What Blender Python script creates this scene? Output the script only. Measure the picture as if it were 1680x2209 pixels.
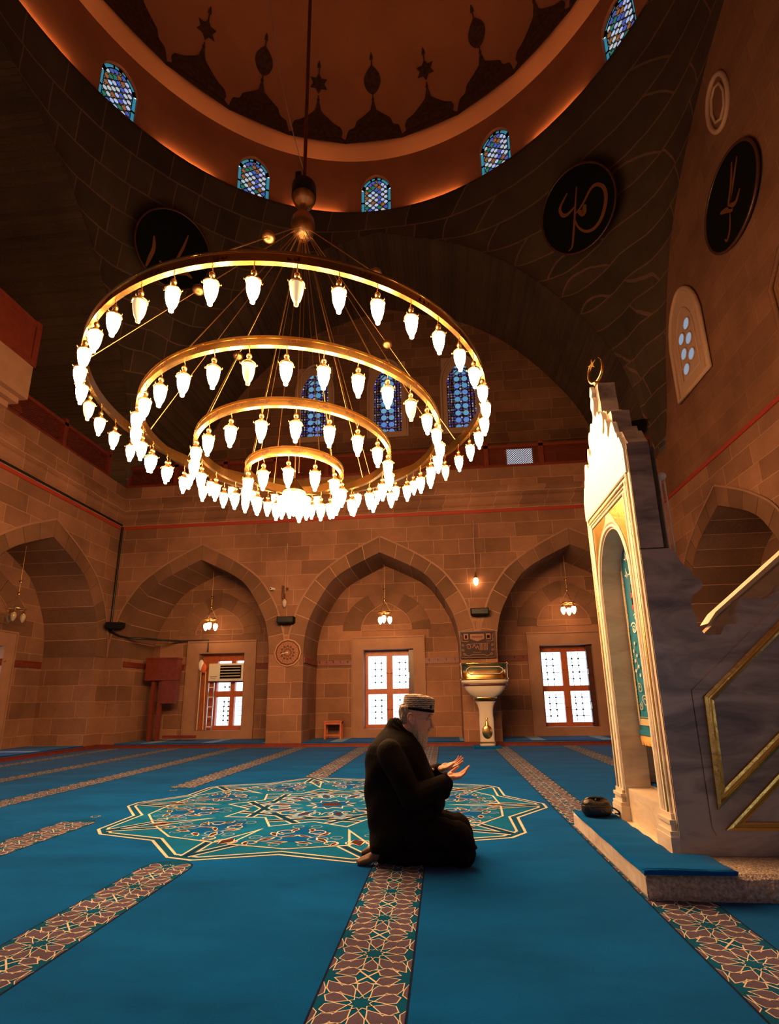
import bpy, bmesh, math, random
import numpy as np
from mathutils import Vector, Matrix
PI = math.pi
R = math.radians
random.seed(7)
for o in list(bpy.data.objects): bpy.data.objects.remove(o)
S = bpy.context.scene
COL = S.collection
# ------------------------------------------------------------------ camera
cd = bpy.data.cameras.new('camera'); cam = bpy.data.objects.new('camera', cd); COL.objects.link(cam)
cd.sensor_fit = 'HORIZONTAL'; cd.sensor_width = 24.0; cd.lens = 16.0
cd.shift_x = -0.00295; cd.shift_y = 0.07434; cd.clip_start = 0.02; cd.clip_end = 200
rt = Vector((0.99500, 0.09866, -0.01540)); dn = Vector((-0.03881, 0.24002, -0.96999)); fw = Vector((-0.09200, 0.96574, 0.24265))
cam.matrix_world = Matrix(((rt.x, -dn.x, -fw.x, 0), (rt.y, -dn.y, -fw.y, 0), (rt.z, -dn.z, -fw.z, 1.1), (0, 0, 0, 1)))
S.camera = cam
# ------------------------------------------------------------------ sky, exposure
W = bpy.data.worlds.new('world'); S.world = W; W.use_nodes = True
bg = W.node_tree.nodes['Background']; bg.inputs[0].default_value = (0.76, 0.88, 1.0, 1); bg.inputs[1].default_value = 3.6
S.view_settings.view_transform = 'Standard'; S.view_settings.look = 'None'
S.view_settings.gamma = 1.0; S.view_settings.use_curve_mapping = False
S.view_settings.exposure = 0.0
LAMP_COL = (1.0, 0.53, 0.22); LAMP_STR = 142.0; COVE_STR = 230.0
S.cycles.max_bounces = 7; S.cycles.diffuse_bounces = 2; S.cycles.glossy_bounces = 3; S.cycles.transmission_bounces = 4
S.cycles.transparent_max_bounces = 12
S.cycles.caustics_reflective = False; S.cycles.caustics_refractive = False
S.cycles.sample_clamp_indirect = 6.0
S.cycles.use_denoising = True
# ------------------------------------------------------------------ hall dimensions
XL, XR, YB, YF = -8.93, 5.79, 13.17, -1.55
CX, CY = -1.57, 5.81
ZC = 5.9          # red string course
RZ, RR = 16.0, 7.24

# ------------------------------------------------------------------ mesh helper
class MB:
    def __init__(s): s.v = []; s.f = []; s.m = []; s.sm = []; s.t = []
    def add(s, vs, fs, m=0, sm=False, t=0.5):
        b = len(s.v); s.v.extend([tuple(v) for v in vs])
        for f in fs: s.f.append(tuple(b + i for i in f)); s.m.append(m); s.sm.append(sm); s.t.append(t)
    def quad(s, a, b, c, d, m=0, t=0.5): s.add([a, b, c, d], [(0, 1, 2, 3)], m, False, t)
    def box(s, x0, x1, y0, y1, z0, z1, m=0, t=0.5, T=None):
        vs = [(x, y, z) for z in (z0, z1) for y in (y0, y1) for x in (x0, x1)]
        if T: vs = [T(*v) for v in vs]
        s.add(vs, [(0, 2, 3, 1), (4, 5, 7, 6), (0, 1, 5, 4), (2, 6, 7, 3), (0, 4, 6, 2), (1, 3, 7, 5)], m, False, t)
    def grid(s, P, m=0, sm=True, cu=False, cv=False):
        nu, nv = len(P), len(P[0]); fs = []
        for i in range(nu - (0 if cu else 1)):
            for j in range(nv - (0 if cv else 1)):
                fs.append((i * nv + j, ((i + 1) % nu) * nv + j, ((i + 1) % nu) * nv + (j + 1) % nv, i * nv + (j + 1) % nv))
        s.add([p for r in P for p in r], fs, m, sm)
    def lathe(s, prof, n=16, c=(0, 0, 0), m=0, sm=True, ax=None, cap=False):
        P = []
        for k in range(n):
            a = 2 * PI * k / n
            row = []
            for r, z in prof:
                v = Vector((r * math.cos(a), r * math.sin(a), z))
                if ax is not None: v = ax @ v
                row.append((c[0] + v.x, c[1] + v.y, c[2] + v.z))
            P.append(row)
        s.grid(P, m, sm, cu=True)
    def tube(s, pts, r, n=8, m=0, closed=False, sm=True, caps=True):
        pts = [Vector(p) for p in pts]; rs = r if isinstance(r, (list, tuple)) else [r] * len(pts)
        N = len(pts); prev = None; P = []
        for i in range(N):
            if closed: t = pts[(i + 1) % N] - pts[i - 1]
            else: t = pts[min(i + 1, N - 1)] - pts[max(i - 1, 0)]
            t.normalize()
            if prev is None:
                prev = t.orthogonal().normalized()
            u = (prev - t * prev.dot(t)); u = u.normalized() if u.length > 1e-6 else t.orthogonal().normalized()
            prev = u; w = t.cross(u)
            P.append([tuple(pts[i] + (u * math.cos(2 * PI * k / n) + w * math.sin(2 * PI * k / n)) * rs[i]) for k in range(n)])
        s.grid(P, m, sm, cu=closed, cv=True)
        if caps and not closed:
            s.add(P[0], [tuple(range(n))], m); s.add(P[-1], [tuple(range(n))], m)
    def ell(s, c, r, m=0, n=16, k=10, M=None):
        P = []
        for i in range(n):
            a = 2 * PI * i / n; row = []
            for j in range(k + 1):
                b = -PI / 2 + PI * j / k
                v = Vector((r[0] * math.cos(b) * math.cos(a), r[1] * math.cos(b) * math.sin(a), r[2] * math.sin(b)))
                if M is not None: v = M @ v
                row.append((c[0] + v.x, c[1] + v.y, c[2] + v.z))
            P.append(row)
        s.grid(P, m, True, cu=True)
    def prism(s, poly, O, U, V, N, d, m=0, t=0.5, back=True):
        O, U, V, N = Vector(O), Vector(U), Vector(V), Vector(N)
        a = [O + U * p[0] + V * p[1] for p in poly]; b = [p + N * d for p in a]; n = len(poly)
        fs = [tuple(range(n, 2 * n))] + ([tuple(range(n - 1, -1, -1))] if back else [])
        fs += [(i, (i + 1) % n, n + (i + 1) % n, n + i) for i in range(n)]
        s.add(a + b, fs, m, False, t)
    def build(s, name, mats, parent=None, merge=False):
        me = bpy.data.meshes.new(name); me.from_pydata(s.v, [], s.f)
        if not isinstance(mats, (list, tuple)): mats = [mats]
        for mt in mats: me.materials.append(mt)
        me.polygons.foreach_set('material_index', s.m); me.polygons.foreach_set('use_smooth', s.sm)
        at = me.attributes.new('tint', 'FLOAT', 'FACE'); at.data.foreach_set('value', s.t)
        me.validate(); me.update()
        if merge:
            bm = bmesh.new(); bm.from_mesh(me); bmesh.ops.remove_doubles(bm, verts=bm.verts, dist=1e-5)
            bmesh.ops.recalc_face_normals(bm, faces=bm.faces); bm.to_mesh(me); bm.free()
        o = bpy.data.objects.new(name, me); COL.objects.link(o)
        if parent is not None: o.parent = parent
        return o

def tag(o, label=None, cat=None, group=None, kind=None):
    if label: o['label'] = label
    if cat: o['category'] = cat
    if group: o['group'] = group
    if kind: o['kind'] = kind
    return o
def thing(name, label, cat, loc=(0, 0, 0), group=None, rz=0):
    o = bpy.data.objects.new(name, None); COL.objects.link(o); o.location = loc; o.rotation_euler[2] = rz
    o.empty_display_size = 0.1
    return tag(o, label, cat, group)
def struct(name, mb, mats, parent=None):
    o = mb.build(name, mats, parent)
    if parent is None: o['kind'] = 'structure'
    return o
def copy_tree(o, parent=None):
    c = o.copy(); COL.objects.link(c); c.parent = parent
    for ch in list(o.children): copy_tree(ch, c)
    return c
def catmull(pts, n=6, closed=False):
    pts = [np.array(p, float) for p in pts]; out = []; N = len(pts)
    for i in range(N if closed else N - 1):
        if closed: p0, p1, p2, p3 = pts[i - 1], pts[i], pts[(i + 1) % N], pts[(i + 2) % N]
        else: p0, p1, p2, p3 = pts[max(i - 1, 0)], pts[i], pts[i + 1], pts[min(i + 2, N - 1)]
        for k in range(n):
            t = k / n
            out.append(tuple(0.5 * ((2 * p1) + (-p0 + p2) * t + (2 * p0 - 5 * p1 + 4 * p2 - p3) * t * t + (-p0 + 3 * p1 - 3 * p2 + p3) * t ** 3)))
    if not closed: out.append(tuple(pts[-1]))
    return out

# ------------------------------------------------------------------ materials
def nmat(name):
    m = bpy.data.materials.new(name); m.use_nodes = True
    nt = m.node_tree; return m, nt, nt.nodes['Principled BSDF']
def mat(name, col, rough=0.6, metal=0.0, emit=None, es=0, bump=0, bs=40, var=0, vs=3, spec=0.5, sheen=0):
    m, nt, b = nmat(name)
    b.inputs['Base Color'].default_value = (*col, 1); b.inputs['Roughness'].default_value = rough; b.inputs['Metallic'].default_value = metal
    b.inputs['Specular IOR Level'].default_value = spec
    if sheen: b.inputs['Sheen Weight'].default_value = sheen; b.inputs['Sheen Roughness'].default_value = 0.5
    if emit: b.inputs['Emission Color'].default_value = (*emit, 1); b.inputs['Emission Strength'].default_value = es
    if bump or var:
        tc = nt.nodes.new('ShaderNodeTexCoord')
    if bump:
        n = nt.nodes.new('ShaderNodeTexNoise'); n.inputs['Scale'].default_value = bs; n.inputs['Detail'].default_value = 4
        bp = nt.nodes.new('ShaderNodeBump'); bp.inputs['Strength'].default_value = bump; bp.inputs['Distance'].default_value = 0.02
        nt.links.new(tc.outputs['Object'], n.inputs['Vector']); nt.links.new(n.outputs['Fac'], bp.inputs['Height']); nt.links.new(bp.outputs['Normal'], b.inputs['Normal'])
    if var:
        n = nt.nodes.new('ShaderNodeTexNoise'); n.inputs['Scale'].default_value = vs; n.inputs['Detail'].default_value = 5
        mr = nt.nodes.new('ShaderNodeMapRange'); mr.inputs['From Min'].default_value = .3; mr.inputs['From Max'].default_value = .7; mr.inputs['To Min'].default_value = 1 - var; mr.inputs['To Max'].default_value = 1 + var
        hs = nt.nodes.new('ShaderNodeHueSaturation'); hs.inputs['Color'].default_value = (*col, 1)
        nt.links.new(tc.outputs['Object'], n.inputs['Vector']); nt.links.new(n.outputs['Fac'], mr.inputs['Value'])
        nt.links.new(mr.outputs['Result'], hs.inputs['Value']); nt.links.new(hs.outputs['Color'], b.inputs['Base Color'])
    return m
def stone_mat(name, c1, c2, mortar, bricks=True, h=0.40, w=0.95, msz=0.007):
    m, nt, b = nmat(name); L = nt.links; N = nt.nodes.new
    tc = N('ShaderNodeTexCoord'); sx = N('ShaderNodeSeparateXYZ'); L.new(tc.outputs['Object'], sx.inputs[0])
    ad = N('ShaderNodeMath'); ad.operation = 'ADD'; L.new(sx.outputs[0], ad.inputs[0]); L.new(sx.outputs[1], ad.inputs[1])
    cb = N('ShaderNodeCombineXYZ'); L.new(ad.outputs[0], cb.inputs[0]); L.new(sx.outputs[2], cb.inputs[1])
    nz = N('ShaderNodeTexNoise'); nz.inputs['Scale'].default_value = 2.2; nz.inputs['Detail'].default_value = 6; L.new(tc.outputs['Object'], nz.inputs['Vector'])
    # slight wobble so that joints are hand cut
    wob = N('ShaderNodeVectorMath'); wob.operation = 'MULTIPLY_ADD'; wob.inputs[1].default_value = (0.05, 0.05, 0.0)
    L.new(nz.outputs['Color'], wob.inputs[0]); L.new(cb.outputs[0], wob.inputs[2])
    at = N('ShaderNodeAttribute'); at.attribute_name = 'tint'
    if bricks:
        br = N('ShaderNodeTexBrick'); L.new(wob.outputs[0], br.inputs['Vector'])
        br.inputs['Scale'].default_value = 1; br.inputs['Brick Width'].default_value = w; br.inputs['Row Height'].default_value = h
        br.inputs['Mortar Size'].default_value = msz; br.inputs['Mortar Smooth'].default_value = 0.4; br.inputs['Bias'].default_value = 0.0
        br.offset = 0.37; br.squash = 0.7; br.squash_frequency = 3
        br.inputs['Color1'].default_value = (*c1, 1); br.inputs['Color2'].default_value = (*c2, 1); br.inputs['Mortar'].default_value = (*mortar, 1)
        base = br.outputs['Color']; fac = br.outputs['Fac']
    else:
        mx0 = N('ShaderNodeMix'); mx0.data_type = 'RGBA'; mx0.inputs['A'].default_value = (*c1, 1); mx0.inputs['B'].default_value = (*c2, 1)
        L.new(at.outputs['Fac'], mx0.inputs['Factor']); base = mx0.outputs['Result']
    n2 = N('ShaderNodeTexNoise'); n2.inputs['Scale'].default_value = 0.7; n2.inputs['Detail'].default_value = 8; n2.inputs['Roughness'].default_value = 0.65; L.new(tc.outputs['Object'], n2.inputs['Vector'])
    mr = N('ShaderNodeMapRange'); mr.inputs['From Min'].default_value = .3; mr.inputs['From Max'].default_value = .7; mr.inputs['To Min'].default_value = .7; mr.inputs['To Max'].default_value = 1.25
    L.new(n2.outputs['Fac'], mr.inputs['Value'])
    hs = N('ShaderNodeHueSaturation'); L.new(base, hs.inputs['Color']); L.new(mr.outputs['Result'], hs.inputs['Value'])
    L.new(hs.outputs['Color'], b.inputs['Base Color']); b.inputs['Roughness'].default_value = 0.85; b.inputs['Specular IOR Level'].default_value = 0.25
    n3 = N('ShaderNodeTexNoise'); n3.inputs['Scale'].default_value = 14; n3.inputs['Detail'].default_value = 6; L.new(tc.outputs['Object'], n3.inputs['Vector'])
    bp = N('ShaderNodeBump'); bp.inputs['Strength'].default_value = 0.35; bp.inputs['Distance'].default_value = 0.03; L.new(n3.outputs['Fac'], bp.inputs['Height'])
    L.new(bp.outputs['Normal'], b.inputs['Normal'])
    return m
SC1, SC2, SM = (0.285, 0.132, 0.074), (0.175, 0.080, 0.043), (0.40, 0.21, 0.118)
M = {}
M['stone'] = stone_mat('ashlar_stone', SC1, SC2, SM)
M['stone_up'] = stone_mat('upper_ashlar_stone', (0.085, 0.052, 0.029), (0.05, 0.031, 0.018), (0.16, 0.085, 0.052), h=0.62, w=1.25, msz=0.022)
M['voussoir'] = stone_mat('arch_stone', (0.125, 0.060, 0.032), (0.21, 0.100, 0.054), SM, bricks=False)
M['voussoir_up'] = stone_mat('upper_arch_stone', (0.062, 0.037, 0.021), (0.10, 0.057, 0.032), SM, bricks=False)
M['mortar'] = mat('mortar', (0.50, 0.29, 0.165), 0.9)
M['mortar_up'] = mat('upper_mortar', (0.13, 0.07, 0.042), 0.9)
M['plainstone'] = mat('dressed_stone', (0.30, 0.150, 0.085), 0.8, bump=0.2, bs=25, var=0.12)
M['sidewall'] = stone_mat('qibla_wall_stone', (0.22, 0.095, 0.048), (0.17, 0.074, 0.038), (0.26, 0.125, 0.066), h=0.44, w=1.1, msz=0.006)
M['red'] = mat('red_paint', (0.33, 0.035, 0.02), 0.5)
M['redwood'] = mat('red_wood', (0.15, 0.024, 0.010), 0.45, var=0.2, vs=8)
M['wood'] = mat('orange_brown_wood', (0.42, 0.10, 0.03), 0.4, var=0.15, vs=8)
M['darkwood'] = mat('dark_walnut', (0.07, 0.022, 0.012), 0.35, var=0.2, vs=10)
M['plaster'] = mat('dome_plaster', (0.46, 0.20, 0.105), 0.85, var=0.08, vs=0.8)
M['drum'] = mat('drum_plaster', (0.30, 0.11, 0.055), 0.85, var=0.12, vs=1.2)
M['ornament'] = mat('painted_ornament', (0.06, 0.028, 0.02), 0.8, var=0.5, vs=9)
M['black'] = mat('black_paint', (0.003, 0.003, 0.0027), 0.8, spec=.12)
M['blackmetal'] = mat('black_metal', (0.012, 0.012, 0.012), 0.4, 0.3)
M['gold'] = mat('polished_gold', (0.86, 0.52, 0.16), 0.22, 1.0)
M['brass'] = mat('brushed_brass', (0.80, 0.50, 0.20), 0.32, 1.0)
M['olddullgold'] = mat('gold_calligraphy', (0.22, 0.075, 0.025), 0.5, 0.4)
M['white'] = mat('white_plastic', (0.75, 0.72, 0.66), 0.4)
M['cream'] = mat('cream_plastic', (0.68, 0.60, 0.46), 0.45)
M['plastertrim'] = mat('window_plaster', (0.50, 0.30, 0.19), 0.8)
def lampmat(name, st, col=LAMP_COL):
    m = bpy.data.materials.new(name); m.use_nodes = True; nt = m.node_tree; nt.nodes.clear()
    e = nt.nodes.new('ShaderNodeEmission'); e.inputs[0].default_value = (*col, 1); e.inputs[1].default_value = st
    o = nt.nodes.new('ShaderNodeOutputMaterial'); nt.links.new(e.outputs[0], o.inputs[0]); return m
M['bulb'] = lampmat('lit_lamp_glass', LAMP_STR)
M['bulb_far'] = lampmat('lit_niche_lamp_glass', 34.0)
M['bulb_dim'] = mat('faint_glow_milk_glass', (0.85, 0.72, 0.45), 0.3, emit=(1, .72, .38), es=0.55)  # shades of unlit lamps, a faint warm glow put in by emission
M['bulb_off'] = mat('unlit_clear_glass', (.42, .30, .20), 0.15)
M['cove'] = lampmat('cove_strip_light', COVE_STR, (1.0, 0.42, 0.12))
def glassmat(name, mode):
    """coloured glass set in a lattice: circles of tinted see-through glass, leads between them"""
    m = bpy.data.materials.new(name); m.use_nodes = True; nt = m.node_tree; nt.nodes.clear(); L = nt.links; N = nt.nodes.new
    out = N('ShaderNodeOutputMaterial'); tc = N('ShaderNodeTexCoord')
    sx = N('ShaderNodeSeparateXYZ'); L.new(tc.outputs['UV'], sx.inputs[0])
    cb = N('ShaderNodeCombineXYZ'); L.new(sx.outputs[0], cb.inputs[0]); L.new(sx.outputs[1], cb.inputs[1])
    mp = N('ShaderNodeMapping'); mp.inputs['Rotation'].default_value = (0, 0, PI / 4); L.new(cb.outputs[0], mp.inputs['Vector'])
    sc = {'drum': 7.0, 'gallery': 3.7}[mode]
    if mode == 'gallery': mp.inputs['Rotation'].default_value = (0, 0, 0); mp.inputs['Location'].default_value = (.5 / 3.7, .1, 0)
    v = N('ShaderNodeTexVoronoi'); v.voronoi_dimensions = '2D'; v.inputs['Scale'].default_value = sc; v.inputs['Randomness'].default_value = 0.0; L.new(mp.outputs[0], v.inputs['Vector'])
    v2 = N('ShaderNodeTexVoronoi'); v2.voronoi_dimensions = '2D'; v2.inputs['Scale'].default_value = sc * 2.6; v2.inputs['Randomness'].default_value = 0.25; L.new(mp.outputs[0], v2.inputs['Vector'])
    s2 = N('ShaderNodeSeparateColor'); L.new(v.outputs['Color'], s2.inputs[0]); s3 = N('ShaderNodeSeparateColor'); L.new(v2.outputs['Color'], s3.inputs[0])
    def ramp(cols):
        r = N('ShaderNodeValToRGB'); r.color_ramp.interpolation = 'CONSTANT'; e = r.color_ramp.elements
        while len(e) > 1: e.remove(e[0])
        e[0].position = 0; e[0].color = (*cols[0], 1)
        for i, c in enumerate(cols[1:]): x = e.new((i + 1) / len(cols)); x.color = (*c, 1)
        return r
    if mode == 'drum':
        r1 = ramp([(.16, .17, .22), (.14, .14, .2), (.02, .03, .12), (.17, .16, .15), (.10, .03, .008), (.008, .05, .03)])
        r2 = ramp([(.05, .012, .006), (.02, .02, .06), (.07, .06, .05), (.004, .03, .02), (.10, .035, .01)]); th1, th2 = 0.40, 0.34
    else:
        r1 = ramp([(.035, .085, .13), (.045, .10, .14), (.04, .07, .15), (.05, .11, .14)])
        r2 = ramp([(.015, .012, .08), (.04, .03, .10), (.12, .11, .14), (.06, .03, .01), (.02, .02, .06)]); th1, th2 = 0.37, 0.36
    L.new(s2.outputs[0], r1.inputs[0]); L.new(s3.outputs[0], r2.inputs[0])
    def lt(sock, th):
        q = N('ShaderNodeMath'); q.operation = 'LESS_THAN'; q.inputs[1].default_value = th; L.new(sock, q.inputs[0]); return q.outputs[0]
    c1 = lt(v.outputs['Distance'], th1); c1b = lt(v.outputs['Distance'], th1 + 0.07); c2 = lt(v2.outputs['Distance'], th2)
    mix = N('ShaderNodeMix'); mix.data_type = 'RGBA'; L.new(c1, mix.inputs['Factor']); L.new(r2.outputs[0], mix.inputs['A']); L.new(r1.outputs[0], mix.inputs['B'])
    inv = N('ShaderNodeMath'); inv.operation = 'SUBTRACT'; inv.inputs[0].default_value = 1; L.new(c1b, inv.inputs[1])
    ml = N('ShaderNodeMath'); ml.operation = 'MULTIPLY'; L.new(inv.outputs[0], ml.inputs[0]); L.new(c2, ml.inputs[1])
    if mode == 'gallery':
        ab = N('ShaderNodeMath'); ab.operation = 'ABSOLUTE'; L.new(sx.outputs[0], ab.inputs[0]); ins = lt(ab.outputs[0], .27)
        cc1 = N('ShaderNodeMath'); cc1.operation = 'MULTIPLY'; L.new(c1, cc1.inputs[0]); L.new(ins, cc1.inputs[1]); c1 = cc1.outputs[0]
        L.new(c1, mix.inputs['Factor']); cb1 = N('ShaderNodeMath'); cb1.operation = 'MULTIPLY'; L.new(c1b, cb1.inputs[0]); L.new(ins, cb1.inputs[1]); L.new(cb1.outputs[0], inv.inputs[1])
    op = N('ShaderNodeMath'); op.operation = 'MAXIMUM'; L.new(ml.outputs[0], op.inputs[0]); L.new(c1, op.inputs[1])
    tr = N('ShaderNodeBsdfTransparent'); L.new(mix.outputs['Result'], tr.inputs[0])
    df = N('ShaderNodeBsdfDiffuse'); df.inputs[0].default_value = (0.06, 0.035, 0.03, 1)
    ms = N('ShaderNodeMixShader'); L.new(op.outputs[0], ms.inputs[0]); L.new(df.outputs[0], ms.inputs[1]); L.new(tr.outputs[0], ms.inputs[2]); L.new(ms.outputs[0], out.inputs[0])
    return m
M['glass_drum'] = glassmat('coloured_lattice_glass', 'drum')
M['glass_gallery'] = glassmat('blue_lattice_glass', 'gallery')
def tintglass(name, col):
    m = bpy.data.materials.new(name); m.use_nodes = True; nt = m.node_tree; nt.nodes.clear()
    t = nt.nodes.new('ShaderNodeBsdfTransparent'); t.inputs[0].default_value = (*col, 1); g = nt.nodes.new('ShaderNodeBsdfGlossy'); g.inputs['Roughness'].default_value = 0.1
    mx = nt.nodes.new('ShaderNodeMixShader'); mx.inputs[0].default_value = 0.06; o = nt.nodes.new('ShaderNodeOutputMaterial')
    nt.links.new(t.outputs[0], mx.inputs[1]); nt.links.new(g.outputs[0], mx.inputs[2]); nt.links.new(mx.outputs[0], o.inputs[0]); return m
M['teal_glass'] = tintglass('teal_border_glass', (0.012, 0.07, 0.085))
M['pane'] = tintglass('clear_pane', (0.95, 0.97, 1.0))
def set_uv(o, fn):
    uv = o.data.uv_layers.new(name='UVMap')
    for l in o.data.loops: uv.data[l.index].uv = fn(o.data.vertices[l.vertex_index].co)
# ================================================================== the hall: lower walls with three arched bays a side
BAYS = [-4.91, 0.0, 4.91]; HALF = 2.0; DEP = 1.45
INTR = catmull([(2.0, 2.3), (1.985, 2.6), (1.924, 2.95), (1.80, 3.32), (1.41, 4.0), (1.09, 4.33), (0.62, 4.60), (0.0, 4.90)], 4)
EXTR = catmull([(2.40, 2.3), (2.37, 2.75), (2.26, 3.15), (2.09, 3.63), (1.74, 4.18), (1.46, 4.46), (0.85, 4.88), (0.0, 5.32)], 4)
def frame_for(side):
    # maps (u along the wall from its middle, w outward, z) to the hall
    if side == 'back': return lambda u, w, z: (CX + u, YB + w, z)
    if side == 'front': return lambda u, w, z: (CX + u, YF - w, z)
    if side == 'left': return lambda u, w, z: (XL - w, CY + u, z)
    return lambda u, w, z: (XR + w, CY + u, z)
def resample(C, n=33):
    C = np.array(C); L_ = np.concatenate([[0], np.cumsum(np.hypot(*np.diff(C, axis=0).T))]); t = np.linspace(0, L_[-1], n)
    return [(float(np.interp(q, L_, C[:, 0])), float(np.interp(q, L_, C[:, 1]))) for q in t]
INTR, EXTR = resample(INTR), resample(EXTR)
OPEN = dict(back=[(0.12, .68), (0.04, .70), (-0.02, .70)])
WIN_Z = (0.34, 2.48)
CUR = [0]
def arch_wall(side, wallmat):
    T = frame_for(side); mb = MB()
    H0 = 7.40
    # piers and the wall over the arches
    xs = [(-H0, BAYS[0] - HALF), (BAYS[0] + HALF, BAYS[1] - HALF), (BAYS[1] + HALF, BAYS[2] - HALF), (BAYS[2] + HALF, H0)]
    for a, b in xs: mb.quad(T(a, 0, -0.02), T(b, 0, -0.02), T(b, 0, ZC), T(a, 0, ZC))
    for bi, bc in enumerate(BAYS):
        c = [(bc - x, z) for x, z in INTR] + [(bc + x, z) for x, z in INTR[-2::-1]]
        for (x0, z0), (x1, z1) in zip(c[:-1], c[1:]): mb.quad(T(x0, 0, z0), T(x1, 0, z1), T(x1, 0, ZC), T(x0, 0, ZC))
        mb.quad(T(bc - HALF, 0, 2.3), T(bc - HALF, 0, 2.3), T(bc - HALF, 0, 2.3), T(bc - HALF, 0, 2.3))
        # mortar bed behind the arch stones
        for (x0, z0), (x1, z1) in zip(c[:-1], c[1:]): mb.quad(T(x0, -0.001, z0), T(x1, -0.001, z1), T(x1, DEP, z1), T(x0, DEP, z0), 1)
        ce = [(bc - x, z) for x, z in EXTR] + [(bc + x, z) for x, z in EXTR[-2::-1]]
        for (p0, p1, q0, q1) in zip(c[:-1], c[1:], ce[:-1], ce[1:]): mb.quad(T(p0[0], -0.004, p0[1]), T(p1[0], -0.004, p1[1]), T(q1[0], -0.004, q1[1]), T(q0[0], -0.004, q0[1]), 1)
        # bay sides
        for sg in (-1, 1): mb.quad(T(bc + sg * HALF, 0, -0.02), T(bc + sg * HALF, DEP, -0.02), T(bc + sg * HALF, DEP, 2.3), T(bc + sg * HALF, 0, 2.3))
        # bay rear wall round the window opening
        oc, oh = OPEN.get(side, [(0, .7)] * 3)[bi]; a, b = bc + oc - oh, bc + oc + oh; z0, z1 = WIN_Z; w = DEP
        mb.quad(T(bc - HALF, w, -0.02), T(a, w, -0.02), T(a, w, 5), T(bc - HALF, w, 5)); mb.quad(T(b, w, -0.02), T(bc + HALF, w, -0.02), T(bc + HALF, w, 5), T(b, w, 5))
        mb.quad(T(a, w, -0.02), T(b, w, -0.02), T(b, w, z0), T(a, w, z0)); mb.quad(T(a, w, z1), T(b, w, z1), T(b, w, 5), T(a, w, 5))
        rv = w + 0.5
        mb.quad(T(a, w, z0), T(a, rv, z0), T(a, rv, z1), T(a, w, z1), 2); mb.quad(T(b, w, z0), T(b, rv, z0), T(b, rv, z1), T(b, w, z1), 2)
        mb.quad(T(a, w, z0), T(b, w, z0), T(b, rv, z0), T(a, rv, z0), 2); mb.quad(T(a, w, z1), T(b, w, z1), T(b, rv, z1), T(a, rv, z1), 2)
    CUR[0] += 1
    wall = struct('wall_' + side, mb, [wallmat, M['mortar'], M['plainstone']])
    # voussoirs: each arch one structural trim, wedge stones right through the thickness
    for bi, bc in enumerate(BAYS):
        vb = MB(); rnd = random.Random(bi + len(side))
        for sg in (-1, 1):
            n = 8
            ti = np.linspace(0, len(INTR) - 1, n + 1)
            def ev(C, t):
                i = int(min(t, len(C) - 1.001)); f = t - i; return np.array(C[i]) * (1 - f) + np.array(C[i + 1]) * f
            for k in range(n):
                g = 0.016 * (len(INTR) - 1) / n
                t0, t1 = ti[k] + (g if k else 0), ti[k + 1] - g
                if k == n - 1: t1 = ti[k + 1] - g * 0.6
                K = 5; inn = [ev(INTR, t0 + (t1 - t0) * q / (K - 1)) for q in range(K)]; ext = [ev(EXTR, t0 + (t1 - t0) * q / (K - 1)) for q in range(K)]
                poly = [(bc + sg * p[0] * 0.9995, p[1]) for p in inn] + [(bc + sg * p[0], p[1]) for p in ext[::-1]]
                tt = rnd.random()
                f = [T(x, -0.022, z) for x, z in poly]; m_ = len(poly)
                vb.add(f, [tuple(range(m_))], 0, False, tt)
                bk = [T(x, 0.0, z) for x, z in poly]
                vb.add(f + bk, [(i, (i + 1) % m_, m_ + (i + 1) % m_, m_ + i) for i in range(m_)], 0, False, tt)
                for q in range(K - 1):
                    p, r_ = inn[q], inn[q + 1]
                    e = 0.006
                    A_, B_ = (bc + sg * (p[0] - e), p[1] - e), (bc + sg * (r_[0] - e), r_[1] - e)
                    vb.quad(T(A_[0], -0.022, A_[1]), T(B_[0], -0.022, B_[1]), T(B_[0], DEP, B_[1]), T(A_[0], DEP, A_[1]), 0, tt)
        # raised hood moulding along the outer edge
        for sg in (-1, 1):
            for (x0, z0), (x1, z1) in zip(EXTR[:-1], EXTR[1:]):
                vb.quad(T(bc + sg * x0, -0.03, z0), T(bc + sg * x1, -0.03, z1), T(bc + sg * (x1 + .035), -0.03, z1 + 0.035), T(bc + sg * (x0 + .035), -0.03, z0 + 0.02), 1)
        CUR[0] += 1
        struct('trim_%d' % CUR[0], vb, [M['voussoir'], M['plainstone']])
        # stone window surround and blind lunette
        sb = MB(); oc, oh = OPEN.get(side, [(0, .7)] * 3)[bi]; c0 = bc + oc; z0, z1 = WIN_Z; w = DEP
        for (a, b, c_, d_) in ((c0 - 1.0, c0 - oh, 0.1, 2.8), (c0 + oh, c0 + 1.0, 0.1, 2.8), (c0 - oh, c0 + oh, z1, 2.8), (c0 - oh, c0 + oh, 0.1, z0)):
            sb.box(a, b, w - 0.05, w + 0.0, c_, d_, 0, T=T)
        sb.box(c0 - 1.03, c0 + 1.03, w - 0.075, w, 2.8, 2.84, 0, T=T); sb.box(c0 + 1.0, c0 + 1.03, w - 0.075, w, 0.1, 2.8, 0, T=T); sb.box(c0 - 1.03, c0 - 1.0, w - 0.075, w, 0.1, 2.8, 0, T=T)
        CUR[0] += 1
        struct('trim_%d' % CUR[0], sb, [M['plainstone']])
        lb = MB(); arc = catmull([(-.72, 3.02), (-.70, 3.2), (-.55, 3.47), (-.3, 3.66), (0, 3.8), (.3, 3.66), (.55, 3.47), (.70, 3.2), (.72, 3.02)], 4)
        out = [(x * 1.75, 3.02 + (z - 3.02) * 1.62) for x, z in arc]
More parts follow.
